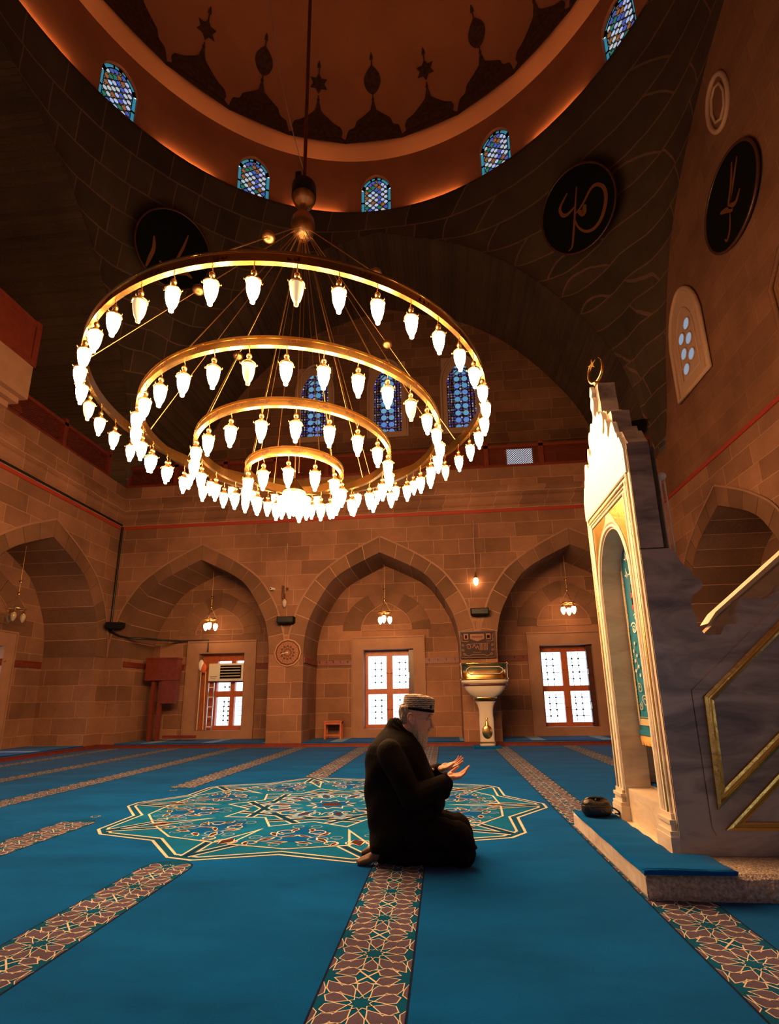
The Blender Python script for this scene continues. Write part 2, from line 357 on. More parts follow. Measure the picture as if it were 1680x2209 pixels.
        lb.tube([T(bc + x, w - 0.01, z) for x, z in arc], 0.016, 6, 1); lb.tube([T(bc - .72, w - .01, 3.02), T(bc + .72, w - .01, 3.02)], 0.016, 6, 1)
        for k in range(0, len(arc) - 1, 4):
            seg = [arc[k], arc[k + 1], arc[k + 2], arc[k + 3], arc[min(k + 4, len(arc) - 1)]]; so = [out[k], out[k + 1], out[k + 2], out[k + 3], out[min(k + 4, len(out) - 1)]]
            poly = seg + so[::-1]; cxm = sum(p[0] for p in poly) / 10; czm = sum(p[1] for p in poly) / 10
            poly = [(cxm + (x - cxm) * .965, czm + (z - czm) * .965) for x, z in poly]
            vs = [T(bc + x, w - 0.018, z) for x, z in poly] + [T(bc + x, w, z) for x, z in poly]
            lb.add(vs, [tuple(range(10))] + [(i, (i + 1) % 10, 10 + (i + 1) % 10, 10 + i) for i in range(10)], 0, False, rnd.random())
        CUR[0] += 1
        struct('trim_%d' % CUR[0], lb, [M['voussoir'], M['plainstone']])
    return T
TB = arch_wall('back', M['stone']); TL = arch_wall('left', M['stone']); TR = arch_wall('right', M['stone']); TF = arch_wall('front', M['stone'])

# ---- string course and gallery parapet mouldings
def course(side):
    T = frame_for(side); mb = MB(); H = 7.36
    mb.box(-H, H, -0.03, 0.05, ZC - .03, ZC + .05, 1, T=T)
    prof = [(0, 5.95), (-0.02, 5.98), (-0.05, 6.04), (-0.03, 6.10), (-0.10, 6.17), (-0.13, 6.26), (-0.11, 6.32), (-0.18, 6.38), (-0.22, 6.46), (-0.22, 6.53), (-0.06, 6.56), (-0.06, 7.12), (0.25, 7.12), (0.25, 7.0)]
    if side == 'right': prof = [(0, 5.95), (-0.02, 5.97), (-0.02, 6.0), (0, 6.02)]
    for (a, b), (c, d) in zip(prof[:-1], prof[1:]): mb.quad(T(-H + .0, a, b), T(H, a, b), T(H, c, d), T(-H, c, d), 0)
    CUR[0] += 1
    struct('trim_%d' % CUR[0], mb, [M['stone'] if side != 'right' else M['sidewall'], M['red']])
for s_ in ('back', 'left', 'front', 'right'): course(s_)

# ---- great arches, pendentives, gallery recesses
ARC = catmull([(0.0, 7.2), (0.16, 8.2), (0.28, 9.0), (0.62, 10.2), (1.04, 11.05), (1.6, 11.85), (2.2, 12.6), (3.25, 13.64), (4.6, 14.5), (6.0, 15.0), (7.36, 15.35)], 4)
ARC_R = catmull([(0.55, 7.2), (0.95, 8.0), (1.35, 9.4), (2.0, 10.95), (2.75, 12.05), (3.66, 12.85), (4.9, 13.6), (6.2, 14.1), (7.36, 14.5)], 5)
GD = 3.33
def arc_eval(C, s):
    t = s * (len(C) - 1); i = int(min(t, len(C) - 1.001)); f = t - i; a, b = C[i], C[i + 1]
    return a[0] * (1 - f) + b[0] * f, a[1] * (1 - f) + b[1] * f
def upper(side):
    T = frame_for(side); H = 7.36; right = side == 'right'; C = ARC_R if right else ARC
    mb = MB()
    if right:   # flush plastered wall inside the arch
        full = [(-H + d, z) for d, z in C] + [(H - d, z) for d, z in C[-2::-1]]
        for (x0, z0), (x1, z1) in zip(full[:-1], full[1:]): mb.quad(T(x0, 0.0, ZC), T(x1, 0.0, ZC), T(x1, 0.0, z1), T(x0, 0.0, z0))
        mb.quad(T(-H, 0, ZC), T(-H + .55, 0, ZC), T(-H + .55, 0, 7.2), T(-H, 0, 7.2)); mb.quad(T(H, 0, ZC), T(H - .55, 0, ZC), T(H - .55, 0, 7.2), T(H, 0, 7.2))
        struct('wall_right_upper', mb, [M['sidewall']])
        return
    full = [(-H + d, z) for d, z in C] + [(H - d, z) for d, z in C[-2::-1]]
    # soffit of the great arch, long stones running into the depth
    sb = MB(); rnd = random.Random(5)
    for i, ((x0, z0), (x1, z1)) in enumerate(zip(full[:-1], full[1:])):
        sb.quad(T(x0, 0, z0), T(x1, 0, z1), T(x1, GD, z1), T(x0, GD, z0), 1)
        n = 3
        for k in range(n):
            a = (k + .04) / n; b = (k + .96) / n
            p = (x0 + (x1 - x0) * a, z0 + (z1 - z0) * a - .012); q = (x0 + (x1 - x0) * b, z0 + (z1 - z0) * b - .012)
            cxs = .012 if p[0] < 0 else -.012
            sb.quad(T(p[0] + cxs, -0.0, p[1]), T(q[0] + cxs, -0.0, q[1]), T(q[0] + cxs, GD, q[1]), T(p[0] + cxs, GD, p[1]), 0, rnd.random())
    CUR[0] += 1
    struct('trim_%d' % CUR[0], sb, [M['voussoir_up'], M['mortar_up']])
    # gallery floor, side walls, tympanum
    zt = 16.0
    wins = [(-2.72, .64), (-0.06, .64), (2.56, .64)]; z0, z1 = 10.1, 13.0
    if side == 'back':
        xs = sorted([-H, H] + [c - h for c, h in wins] + [c + h for c, h in wins])
        for i, (a, b) in enumerate(zip(xs[:-1], xs[1:])):
            if i % 2 == 0: mb.quad(T(a, GD, 6.9), T(b, GD, 6.9), T(b, GD, zt), T(a, GD, zt))
            else:
                zl = 6.9
                mb.quad(T(a, GD, zl), T(b, GD, zl), T(b, GD, z0), T(a, GD, z0)); mb.quad(T(a, GD, z1), T(b, GD, z1), T(b, GD, zt), T(a, GD, zt))
    else: mb.quad(T(-H, GD, 6.9), T(H, GD, 6.9), T(H, GD, zt), T(-H, GD, zt))
    mb.quad(T(-H, 0, 7.0), T(H, 0, 7.0), T(H, GD, 7.0), T(-H, GD, 7.0))
    for sg in (-H, H): mb.quad(T(sg, 0, 6.9), T(sg, GD, 6.9), T(sg, GD, 8), T(sg, 0, 8))
    mb.box(-H, H, GD - .05, GD, 9.55, 9.75, 0, T=T)
    struct('wall_%s_upper' % side, mb, [M['stone']])
for s_ in ('back', 'left', 'front', 'right'): upper(s_)

# added unseen sheet behind the qibla wall, stops sky light leaking in
mb = MB(); mb.quad((XR + .5, YF - 4, 5), (XR + .5, YB + 4.5, 5), (XR + .5, YB + 4.5, 16.2), (XR + .5, YF - 4, 16.2))
struct('wall_right_outer', mb, [M['stone']])
# pendentives
def pend(sx, sy, Ca, Cb, n):
    # corner with signs sx, sy; arch Ca lies in the x-plane wall (runs along y), Cb in the y-plane wall
    P = []; NS = 36; NT = 16
    for i in range(NS + 1):
        s = i / NS            # 0: middle of the y-plane wall, 1: middle of the x-plane wall
        phi = PI / 2 * (1 - s)      # from +y to +x
        top = Vector((CX + sx * RR * math.cos(phi), CY + sy * RR * math.sin(phi), RZ))
        if s <= 0.5: d, z = arc_eval(Cb, 1 - 2 * s); bot = Vector((CX + sx * (7.36 - d), CY + sy * 7.36, z))
        else: d, z = arc_eval(Ca, 2 * s - 1); bot = Vector((CX + sx * 7.36, CY + sy * (7.36 - d), z))
        row = []
        for j in range(NT + 1):
            t = j / NT; p = top.lerp(bot, t)
            hgt = top.z - bot.z
            out = Vector((p.x - CX, p.y - CY, 0)); out.normalize()
            p = p + out * (0.55 * math.sin(PI * t) * min(1, hgt / 7) ** 1.0) * (1 - abs(2 * s - 1)) ** 0.5
            p.x = max(CX - 7.355, min(CX + 7.355, p.x)); p.y = max(CY - 7.355, min(CY + 7.355, p.y))
            row.append(tuple(p))
        q = Vector(row[-1]); push = Vector((sx * .35, 0, .06)) if s > 0.5 else Vector((0, sy * .35, .06))
        row.append(tuple(q + push)); row.append(tuple(q + push + Vector((0, 0, .8))))
        P.append(row)
    mb = MB(); mb.grid(P, 0, False)
    CUR[0] += 1
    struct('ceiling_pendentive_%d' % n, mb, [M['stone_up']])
pend(-1, 1, ARC, ARC, 1); pend(1, 1, ARC_R, ARC, 2); pend(-1, -1, ARC, ARC, 3); pend(1, -1, ARC_R, ARC, 4)

# drum, ledge, cornice, dome
RD = 7.32
def ringband(mb, prof, n=144, m=0, smooth=True):
    P = [[(CX + r * math.cos(2 * PI * k / n), CY + r * math.sin(2 * PI * k / n), z) for r, z in prof] for k in range(n)]
    mb.grid(P, m, smooth, cu=True)
mb = MB(); ringband(mb, [(RR, 15.98), (RR - .02, 15.98), (RR - .02, 16.045), (RR + .01, 16.045), (RR + .01, 16.0), (RD + .3, 16.0)], smooth=False)
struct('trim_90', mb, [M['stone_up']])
mb = MB(); NW = 12; wh = 0.47 / RD; zb, zs, zt = 16.12, 17.1, 17.62
def wtop(a):   # pointed window head
    q = min(1, abs(a) / wh); return zs + (zt - zs) * (1 - q ** 1.7) ** 0.6
angs = []
for k in range(NW):
    c = 2 * PI * k / NW; loc = [c + wh * t for t in np.linspace(-1, 1, 17)]
    for i in range(16):
        a, b = loc[i], loc[i + 1]; za, zb_ = wtop(a - c), wtop(b - c)
        pt = lambda a_, z: (CX + RD * math.cos(a_), CY + RD * math.sin(a_), z)
        mb.quad(pt(a, 15.9), pt(b, 15.9), pt(b, zb), pt(a, zb)); mb.quad(pt(a, za), pt(b, zb_), pt(b, 18.3), pt(a, 18.3))
    nx = 2 * PI / NW - 2 * wh
    for i in range(10):
        a = c + wh + nx * i / 10; b = c + wh + nx * (i + 1) / 10
        mb.quad(pt(a, 15.9), pt(b, 15.9), pt(b, 18.3), pt(a, 18.3))
    # reveals
    pr = lambda a_, z, r: (CX + r * math.cos(a_), CY + r * math.sin(a_), z)
    for i in range(16):
        a, b = loc[i], loc[i + 1]; mb.quad(pr(a, wtop(a - c), RD), pr(b, wtop(b - c), RD), pr(b, wtop(b - c), RD + .12), pr(a, wtop(a - c), RD + .12))
    for e in (-1, 1): mb.quad(pr(c + e * wh, zb, RD), pr(c + e * wh, zb, RD + .12), pr(c + e * wh, zs, RD + .12), pr(c + e * wh, zs, RD))
    mb.quad(pr(c - wh, zb, RD), pr(c + wh, zb, RD), pr(c + wh, zb, RD + .12), pr(c - wh, zb, RD + .12))
struct('wall_drum', mb, [M['drum']])
mb = MB(); ringband(mb, [(RD, 18.22), (7.22, 18.28), (7.12, 18.36), (7.02, 18.42), (6.96, 18.5), (6.96, 18.62), (7.05, 18.66)])
struct('trim_91', mb, [M['plaster']])
ZD = 18.5; RDM = 6.98
mb = MB(); P = []
for k in range(96):
    a = 2 * PI * k / 96; P.append([(CX + RDM * math.cos(b) * math.cos(a), CY + RDM * math.cos(b) * math.sin(a), ZD + RDM * math.sin(b)) for b in np.linspace(0, PI / 2, 25)])
mb.grid(P, 0, True, cu=True)
struct('ceiling_dome', mb, [M['plaster']])
# drum windows
def drum_pt(c, x, z, r): a = c - x / RD; return (CX + r * math.cos(a), CY + r * math.sin(a), z)
wn = [20]
for k in range(NW):
    c = 2 * PI * k / NW; g = MB(); n = 12; hw = 0.37
    def zt2(x): q = min(1, abs(x) / hw); return zs - .02 + (zt - zs - .1) * (1 - q ** 1.7) ** 0.6
    xs = np.linspace(-hw, hw, n + 1)
    for a, b in zip(xs[:-1], xs[1:]): g.quad(drum_pt(c, a, zb + .02, RD + .1), drum_pt(c, b, zb + .02, RD + .1), drum_pt(c, b, zt2(b), RD + .1), drum_pt(c, a, zt2(a), RD + .1), 0)
    wn[0] += 1
    cc = c
    root = g.build('window_%d' % wn[0], [M['glass_drum']]); root['kind'] = 'structure'
    set_uv(root, lambda v: ((-(math.atan2(v.y - CY, v.x - CX) - cc + PI) % (2 * PI) - PI) * RD, v.z - 16.1))
    # teal segments round the edge, dark leads between
    sgm = MB(); lead = MB(); r_ = RD + .1; HWo = .475
    def wo(x): q = min(1, abs(x) / .47); return zs + (zt - zs) * (1 - q ** 1.7) ** 0.6
    for s0 in (-1, 1):
        for za, zb2, t_ in ((zb, zb + .45, 0), (zb + .45, zb + .52, 1), (zb + .52, zs, 0)):
            sgm.quad(drum_pt(c, s0 * hw, za, r_), drum_pt(c, s0 * HWo, za, r_), drum_pt(c, s0 * HWo, zb2, r_), drum_pt(c, s0 * hw, zb2, r_), t_)
    sv = np.linspace(-1, 1, 19)
    for i, (a, b) in enumerate(zip(sv[:-1], sv[1:])):
        sgm.quad(drum_pt(c, a * hw, zt2(a * hw), r_), drum_pt(c, b * hw, zt2(b * hw), r_), drum_pt(c, b * HWo, wo(b * .469) + .03, r_), drum_pt(c, a * HWo, wo(a * .469) + .03, r_), 1 if i in (0, 5, 8, 9, 12, 17) else 0)
    sgm.quad(drum_pt(c, -HWo, zb - .02, r_), drum_pt(c, HWo, zb - .02, r_), drum_pt(c, HWo, zb + .02, r_), drum_pt(c, -HWo, zb + .02, r_), 1)
    ol = [drum_pt(c, -hw, zb + .02, r_ - .01)] + [drum_pt(c, x * hw, zt2(x * hw), r_ - .01) for x in sv] + [drum_pt(c, hw, zb + .02, r_ - .01)]
    lead.tube(ol, .012, 5, closed=True); lead.build('lead_came', [M['black']], root)
    sgm.build('coloured_border', [M['teal_glass'], M['black']], root)
    # cove light strip between windows, lying on the ledge
    cv = MB(); L0 = c + PI / NW; pts = [(CX + (RD - .036) * math.cos(a), CY + (RD - .036) * math.sin(a), 16.016) for a in np.linspace(L0 - .10, L0 + .10, 9)]
    cv.tube(pts, 0.011, 6)
    o = cv.build('cove_light_strip', [M['cove']])
    dg = round(math.degrees(c)) + 15
    lab = {105: 'orange light strip on the dome ledge, just behind the chandelier hub', 75: 'orange light strip on the dome ledge, right of the rearmost drum window', 45: 'orange light strip on the dome ledge, up and right above the right calligraphy disc',
           135: 'orange light strip on the dome ledge, above the left calligraphy disc', 165: 'orange light strip on the dome ledge near the top left corner of the photo', 15: 'orange light strip on the dome ledge by the drum window at the top right'}.get(dg)
    tag(o, lab or 'orange light strip on the camera-side half of the dome ledge', 'light strip', 'light strips on the dome ledge')
# painted crests at the foot of the dome
def sphp(az, lat, r): b = lat / RDM; return (CX + r * math.cos(b) * math.cos(az), CY + r * math.cos(b) * math.sin(az), ZD + r * math.sin(b))
def crest(az0, oval):
    m_ = MB(); r = RDM - .02; H = 1.0
    w = 0.86
    if oval: half = [(w, .0), (w, .42), (w - .06, .55), (w - .2, .62), (.6, .72), (.56, .86), (.42, .98), (.22, 1.14), (.10, 1.24)]
    else: half = [(w * .9, 0), (w * .9, .25), (w * .94, .42), (w * .86, .62), (w * .72, .70), (.5, .78), (.34, .93), (.18, 1.08), (.1, 1.18)]
    half = [(0.93, 0.12)] + half[1:]
    hc = catmull(half, 3)
    y0 = -0.02
    for (a, b), (c_, d_) in zip(hc[:-1], hc[1:]):
        m_.quad(sphp(az0 - a / RDM, b, r), sphp(az0 - c_ / RDM, d_, r), sphp(az0 + c_ / RDM, d_, r), sphp(az0 + a / RDM, b, r))
    m_.quad(sphp(az0 - .93 / RDM, y0, r), sphp(az0 + .93 / RDM, y0, r), sphp(az0 + .93 / RDM, .13, r), sphp(az0 - .93 / RDM, .13, r))
    h0 = hc[-1][1]
    def strip(z0, w0, z1, w1): m_.quad(sphp(az0 - w0 / RDM, z0, r), sphp(az0 + w0 / RDM, z0, r), sphp(az0 + w1 / RDM, z1, r), sphp(az0 - w1 / RDM, z1, r))
    strip(h0, .1, h0 + .3, .03); strip(h0 + .3, .03, h0 + .36, .05); strip(h0 + .36, .05, h0 + .42, .02); strip(h0 + .42, .02, h0 + .5, .02)
    zc = h0 + .5 + (.45 if oval else .38)
    if oval:
        pts = [(.0, -.45), (.14, -.36), (.25, -.18), (.29, 0), (.25, .18), (.14, .34), (0, .48)]
        pts = catmull(pts, 3)
        for (a, b), (c_, d_) in zip(pts[:-1], pts[1:]): m_.quad(sphp(az0 - a / RDM, zc + b, r), sphp(az0 - c_ / RDM, zc + d_, r), sphp(az0 + c_ / RDM, zc + d_, r), sphp(az0 + a / RDM, zc + b, r))
        top = zc + .48
    else:
        star = []
        for k in range(12):
            rr = .33 if k % 2 == 0 else .19; a = PI / 2 + k * PI / 6; star.append((rr * math.cos(a), rr * math.sin(a)))
        m_.add([sphp(az0, zc, r)] + [sphp(az0 + x / RDM, zc + y, r) for x, y in star], [(0, 1 + k, 1 + (k + 1) % 12) for k in range(12)])
        top = zc + .33
    strip(top - .02, .02, top + .14, .02); strip(top + .14, .06, top + .24, .05); strip(top + .24, .05, top + .36, .005)
    return m_
for k in range(24):
    az = PI / 2 + k * PI / 12; CUR[0] += 1
    o = crest(az, k % 2 == 0).build('painted_crest', [M['ornament']])
    o['kind'] = 'structure'

# ---- gallery windows (rear) with plaster frames
for i, (c_, hw_) in enumerate([(-2.72, .64), (-0.06, .64), (2.56, .64)]):
    z0, z1 = 10.1, 13.0
    def head(x, h, zs_, zt_): q = min(1, abs(x) / h); return zs_ + (zt_ - zs_) * (1 - q ** 1.8) ** 0.62
    # plaster infill with arched glass
    fr = MB(); xs = np.linspace(-.66, .66, 25); g = MB()
    def inner(x): return head(x, .50, 11.95, 12.75) if abs(x) < .5 else None
    for a, b in zip(xs[:-1], xs[1:]):
        ha, hb = (inner(a) if abs(a) < .5 else 11.95), (inner(b) if abs(b) < .5 else 11.95)
        mid = (a + b) / 2
        Tt = lambda x, w, z: (CX + c_ + x, YB + GD + w, z)
        if abs(mid) > .5: fr.quad(Tt(a, -.02, z0), Tt(b, -.02, z0), Tt(b, -.02, z1 + .05), Tt(a, -.02, z1 + .05))
        else:
            fr.quad(Tt(a, -.02, z0 - .02), Tt(b, -.02, z0 - .02), Tt(b, -.02, z0 + .16), Tt(a, -.02, z0 + .16)); fr.quad(Tt(a, -.02, ha), Tt(b, -.02, hb), Tt(b, -.02, z1 + .05), Tt(a, -.02, z1 + .05))
            g.quad(Tt(a, -.018, z0 + .15), Tt(b, -.018, z0 + .15), Tt(b, -.018, hb + .015), Tt(a, -.018, ha + .015))
    # raised outer frame
    arcp = [(-.7, z0 - .05)] + [(x, head(x, .7, 12.1, 13.15)) for x in np.linspace(-.7, .7, 21)] + [(.7, z0 - .05)]
    fr.tube([Tt(x, -.05, z) for x, z in arcp], .05, 6, closed=True)
    arcq = [(-.42, z0 + .3)] + [(x, head(x, .42, 11.8, 12.55)) for x in np.linspace(-.42, .42, 15)] + [(.42, z0 + .3)]
    fr.tube([Tt(x, -.0, z) for x, z in arcq], .022, 6, closed=True)
    for s2 in (-1, 1): fr.tube([Tt(s2 * .32, 0.0, z0 + .2), Tt(s2 * .32, 0, 12.2)], .018, 5)
    o = g.build('window_%d' % (10 + i), [M['glass_gallery']]); o['kind'] = 'structure'
    cxx = CX + c_
    set_uv(o, lambda v: (v.x - cxx, v.z - z0))
    fr.build('plaster_frame', [M['plastertrim']], o)
# gallery railing (red lattice) on rear and left ledges
def railing(side, u0, u1, label, n):
    T = frame_for(side); mb = MB(); z0, z1 = 7.14, 7.80
    root = thing('gallery_railing', label, 'railing', T(0, 0, 7.12))
    ox, oy, oz = T(0, 0, 7.12)
    T2 = lambda u, w, z: tuple(np.array(T(u, w, z)) - np.array((ox, oy, oz)))
    mb.box(u0, u1, 0.02, 0.12, z0, z0 + .09, 0, T=T2); mb.box(u0, u1, 0.0, 0.13, z1 - .08, z1, 0, T=T2)
    mb.build('rail_frame', [M['redwood']], root)
    L = (u1 - u0) / n
    for k in range(n + 1):
        pb = MB(); u = u0 + L * k; pb.box(u - .06, u + .06, 0.0, .14, z0, z1 + .1, 0, T=T2); pb.build('post', [M['redwood']], root)
    for k in range(n):
        lb = MB(); a, b = u0 + L * k + .06, u0 + L * (k + 1) - .06; h = z1 - z0 - .17; z = z0 + .09; st = .062
        j = -h
        while j < b - a:
            p0 = max(0, j); p1 = min(b - a, j + h)
            if p1 > p0:
                for up in (1, -1):
                    za, zb_ = (p0 - j, p1 - j) if up == 1 else (h - (p0 - j), h - (p1 - j))
                    w = .012
                    lb.quad(T2(a + p0, .07, z + za - w), T2(a + p1, .07, z + zb_ - w), T2(a + p1, .07, z + zb_ + w), T2(a + p0, .07, z + za + w))
            j += st
        lb.build('lattice_panel', [M['redwood']], root)
railing('back', -7.36, 7.36, 'long red lattice railing on the gallery ledge of the rear wall', 10)
railing('left', -7.3, 6.55, 'red lattice railing on the gallery ledge of the left wall', 8)
# projecting stone balcony on the left wall
mb = MB(); Y0, Y1 = 4.6, 8.42
for (xo, za, zb_) in ((0.93, 6.98, 7.72), (0.80, 6.86, 6.98), (0.66, 6.74, 6.86), (0.5, 6.6, 6.74), (0.34, 6.46, 6.6)):
    inset = 0.93 - xo
    mb.box(XL, XL + xo, Y0 + inset * .5, Y1 - inset * .5, za, zb_)
root = thing('muezzin_balcony', 'stone balcony with red parapet corbelled out from the left wall', 'balcony', (0, 0, 0))
mb.build('corbelled_slab', [M['plainstone']], root)
mb = MB(); mb.box(XL + .87, XL + .93, Y0, Y1, 7.76, 8.64); mb.box(XL, XL + .9, Y1 - .06, Y1, 7.76, 8.64); mb.box(XL + .84, XL + .95, Y0, Y1 + .02, 7.72, 7.84); mb.box(XL + .84, XL + .95, Y0, Y1 + .02, 8.58, 8.70); mb.box(XL + .84, XL + .96, Y1 - .1, Y1 + .03, 7.72, 8.72)
mb.build('parapet', [M['redwood']], root)
# ================================================================== chandelier
HX, HY = -1.74, 5.81
ch = thing('chandelier', 'huge four-ring brass chandelier with rows of glowing lamps, hung from the dome', 'chandelier', (HX, HY, 0))
RINGS = [(2.378, 4.66, 42, -91.3, 'outer'), (1.811, 4.285, 33, -87.7, 'second'), (1.187, 4.045, 21, -90.8, 'third'), (0.592, 3.80, 12, -80.5, 'inner')]
for r, z, n, ph, nm in RINGS:
    mb = MB(); th = .035; hgt = .105 if nm != 'outer' else .12
    prof = [(r - th, z), (r + .012, z), (r + .012, z + .018), (r, z + .022), (r, z + hgt - .02), (r + .01, z + hgt - .016), (r + .01, z + hgt), (r - th, z + hgt)]
    P = [[(q * math.cos(2 * PI * k / 160), q * math.sin(2 * PI * k / 160), zz) for q, zz in prof] for k in range(160)]
    mb.grid(P, 0, False, cu=True, cv=True)
    # engraved script marks on the band: short dark strokes
    rnd = random.Random(n); K = 24 if nm != 'inner' else 10
    for k in range(K):
        a0 = 2 * PI * k / K
        for j in range(5):
            a = a0 + (j - 2) * .028 / r + rnd.uniform(-.005, .005); zb_ = z + .035 + rnd.uniform(0, .015); zt_ = zb_ + rnd.uniform(.015, .045); w = .005 / r
            rr = r + .002
            mb.add([(rr * math.cos(a - w), rr * math.sin(a - w), zb_), (rr * math.cos(a + w), rr * math.sin(a + w), zb_), (rr * math.cos(a + 2 * w), rr * math.sin(a + 2 * w), zt_), (rr * math.cos(a), rr * math.sin(a), zt_)], [(0, 1, 2, 3)], 1)
            if j in (1, 3):
                w2 = .02 / r; mb.add([(rr * math.cos(a - w2), rr * math.sin(a - w2), zb_ - .004), (rr * math.cos(a + w2), rr * math.sin(a + w2), zb_ - .004), (rr * math.cos(a + w2), rr * math.sin(a + w2), zb_ + .006), (rr * math.cos(a - w2), rr * math.sin(a - w2), zb_ + .006)], [(0, 1, 2, 3)], 1)
    mb.build('ring_band', [M['gold'], M['darkwood']], ch)
# one lamp: hook, ball, bell cap; glass shade as its sub-part
capm = MB()
capm.tube([(0, 0, 0.0), (0.008, 0, -.02), (-.006, 0, -.045), (0, 0, -.065)], .004, 6)
capm.ell((0, 0, -.088), (.024, .024, .024), 0, 12, 8)
capm.lathe([(.012, -.108), (.02, -.118), (.034, -.138), (.050, -.152), (.060, -.160), (.060, -.170), (.044, -.172)], 14)
for k in range(4):
    a = k * PI / 2 + .4; capm.tube([(.058 * math.cos(a), .058 * math.sin(a), -.165), (.068 * math.cos(a), .068 * math.sin(a), -.168), (.069 * math.cos(a), .069 * math.sin(a), -.155)], .004, 5)
cap_me = capm.build('lamp', [M['brass']])
shm = MB(); shm.lathe([(.046, -.166), (.052, -.185), (.052, -.21), (.047, -.25), (.037, -.29), (.025, -.318), (.016, -.328), (.019, -.338), (.017, -.352), (.004, -.36)], 12)
sh_me = shm.build('glass_shade', [M['bulb']])
shd = sh_me.data.copy(); shd.materials[0] = M['bulb_dim']
DIM = {('outer', 2), ('outer', 40), ('outer', 15), ('second', 0), ('second', 5), ('outer', 34)}
cap_me.data.name = 'lamp_cap'
first = True
for r, z, n, ph, nm in RINGS:
    for k in range(n):
        a = R(ph + 360.0 * k / n); p = ((r - .012) * math.cos(a), (r - .012) * math.sin(a), z)
        if first: l, s2 = cap_me, sh_me; first = False
        else: l = cap_me.copy(); s2 = sh_me.copy(); COL.objects.link(l); COL.objects.link(s2)
        l.parent = ch; l.location = p; l.rotation_euler[2] = a; l.scale = (1.12, 1.12, 1.12); s2.parent = l
        if (nm, k) in DIM: s2.data = shd
# centre cluster
mb = MB(); z = 3.56
mb.lathe([(.006, .22), (.02, .20), (.05, .16), (.09, .10), (.125, .05), (.14, .03), (.14, .0), (.11, -.01)], 24, (0, 0, z))
cl = mb.build('centre_cap', [M['gold']], ch)
mb = MB(); mb.lathe([(.11, 0), (.125, -.04), (.12, -.10), (.10, -.16), (.07, -.21), (.035, -.245), (.02, -.25), (.022, -.27), (.004, -.285)], 20, (0, 0, z)); mb.build('glass_shade', [M['bulb']], cl)
for k in range(6):
    a = k * PI / 3 + .2; mb = MB(); mb.lathe([(.03, .0), (.048, -.02), (.05, -.05), (.044, -.1), (.03, -.14), (.015, -.165), (.018, -.18), (.003, -.19)], 10, (.155 * math.cos(a), .155 * math.sin(a), z - .03)); mb.build('glass_shade', [M['bulb']], cl)
# hub, drop rod, suspension rods with balls
mb = MB()
mb.lathe([(.0, 8.5), (.04, 8.48), (.10, 8.40), (.155, 8.32), (.165, 8.20), (.165, 8.10), (.13, 8.02), (.07, 7.98), (.05, 7.92), (.06, 7.88), (.10, 7.82), (.15, 7.74), (.17, 7.64), (.16, 7.54), (.12, 7.46), (.05, 7.41), (0.0, 7.40)], 28)
mb.build('hub', [M['brass']], ch)
mb = MB(); mb.lathe([(.168, 8.12), (.175, 8.14), (.175, 8.32), (.168, 8.34)], 28); mb.box(-.1, -.02, -.12, .12, 8.3, 8.48); mb.build('hub_motor', [M['blackmetal']], ch)
mb = MB(); mb.tube([(0, 0, 8.45), (0, 0, ZD + RDM - .05)], .028, 8); mb.build('drop_pole', [M['redwood']], ch)
mb = MB(); mb.tube([(0, 0, 7.42), (0, 0, 3.75)], .008, 6); mb.tube([(.05, 0, 7.42), (.05, 0, 3.85)], .005, 6); mb.build('centre_rod', [M['brass']], ch)
for k in range(6):
    a = R(30 + 60 * k); c_, s_ = math.cos(a), math.sin(a)
    mb = MB(); mb.tube([(.12 * c_, .12 * s_, 7.5), (2.36 * c_, 2.36 * s_, 4.78)], .007, 6); o = mb.build('suspension_rod', [M['brass']], ch)
    mb = MB(); t = .52; q = ((.12 + 2.24 * t) * c_, (.12 + 2.24 * t) * s_, 7.5 - 2.72 * t); mb.ell(q, (.075, .075, .06), 0, 14, 8); mb.build('rod_ball', [M['brass']], o)
for k in range(6):
    a = R(10 + 60 * k); c_, s_ = math.cos(a), math.sin(a)
    mb = MB(); mb.tube([(.10 * c_, .10 * s_, 7.45), (1.79 * c_, 1.79 * s_, 4.39)], .006, 6); mb.build('suspension_rod', [M['brass']], ch)
for k in range(4):
    a = R(45 + 90 * k); c_, s_ = math.cos(a), math.sin(a)
    mb = MB(); mb.tube([(.06 * c_, .06 * s_, 7.42), (1.16 * c_, 1.16 * s_, 4.15)], .005, 6); mb.build('suspension_rod', [M['brass']], ch)
    mb = MB(); a += .4; mb.tube([(.04 * c_, .04 * s_, 7.42), (.57 * c_, .57 * s_, 3.9)], .005, 6); mb.build('suspension_rod', [M['brass']], ch)
mb = MB(); mb.tube(catmull([(-.75, -.35, 13.5), (-.62, -.3, 12.2), (-.42, -.2, 10.6), (-.2, -.1, 9.4), (.02, 0, 8.5)], 6), .006, 5)
mb.tube(catmull([(-.75, -.35, 13.5), (-1.0, -.4, 17), (-.8, -.2, 24.0)], 6), .006, 5)
mb.build('power_cable', [M['cream']], ch)
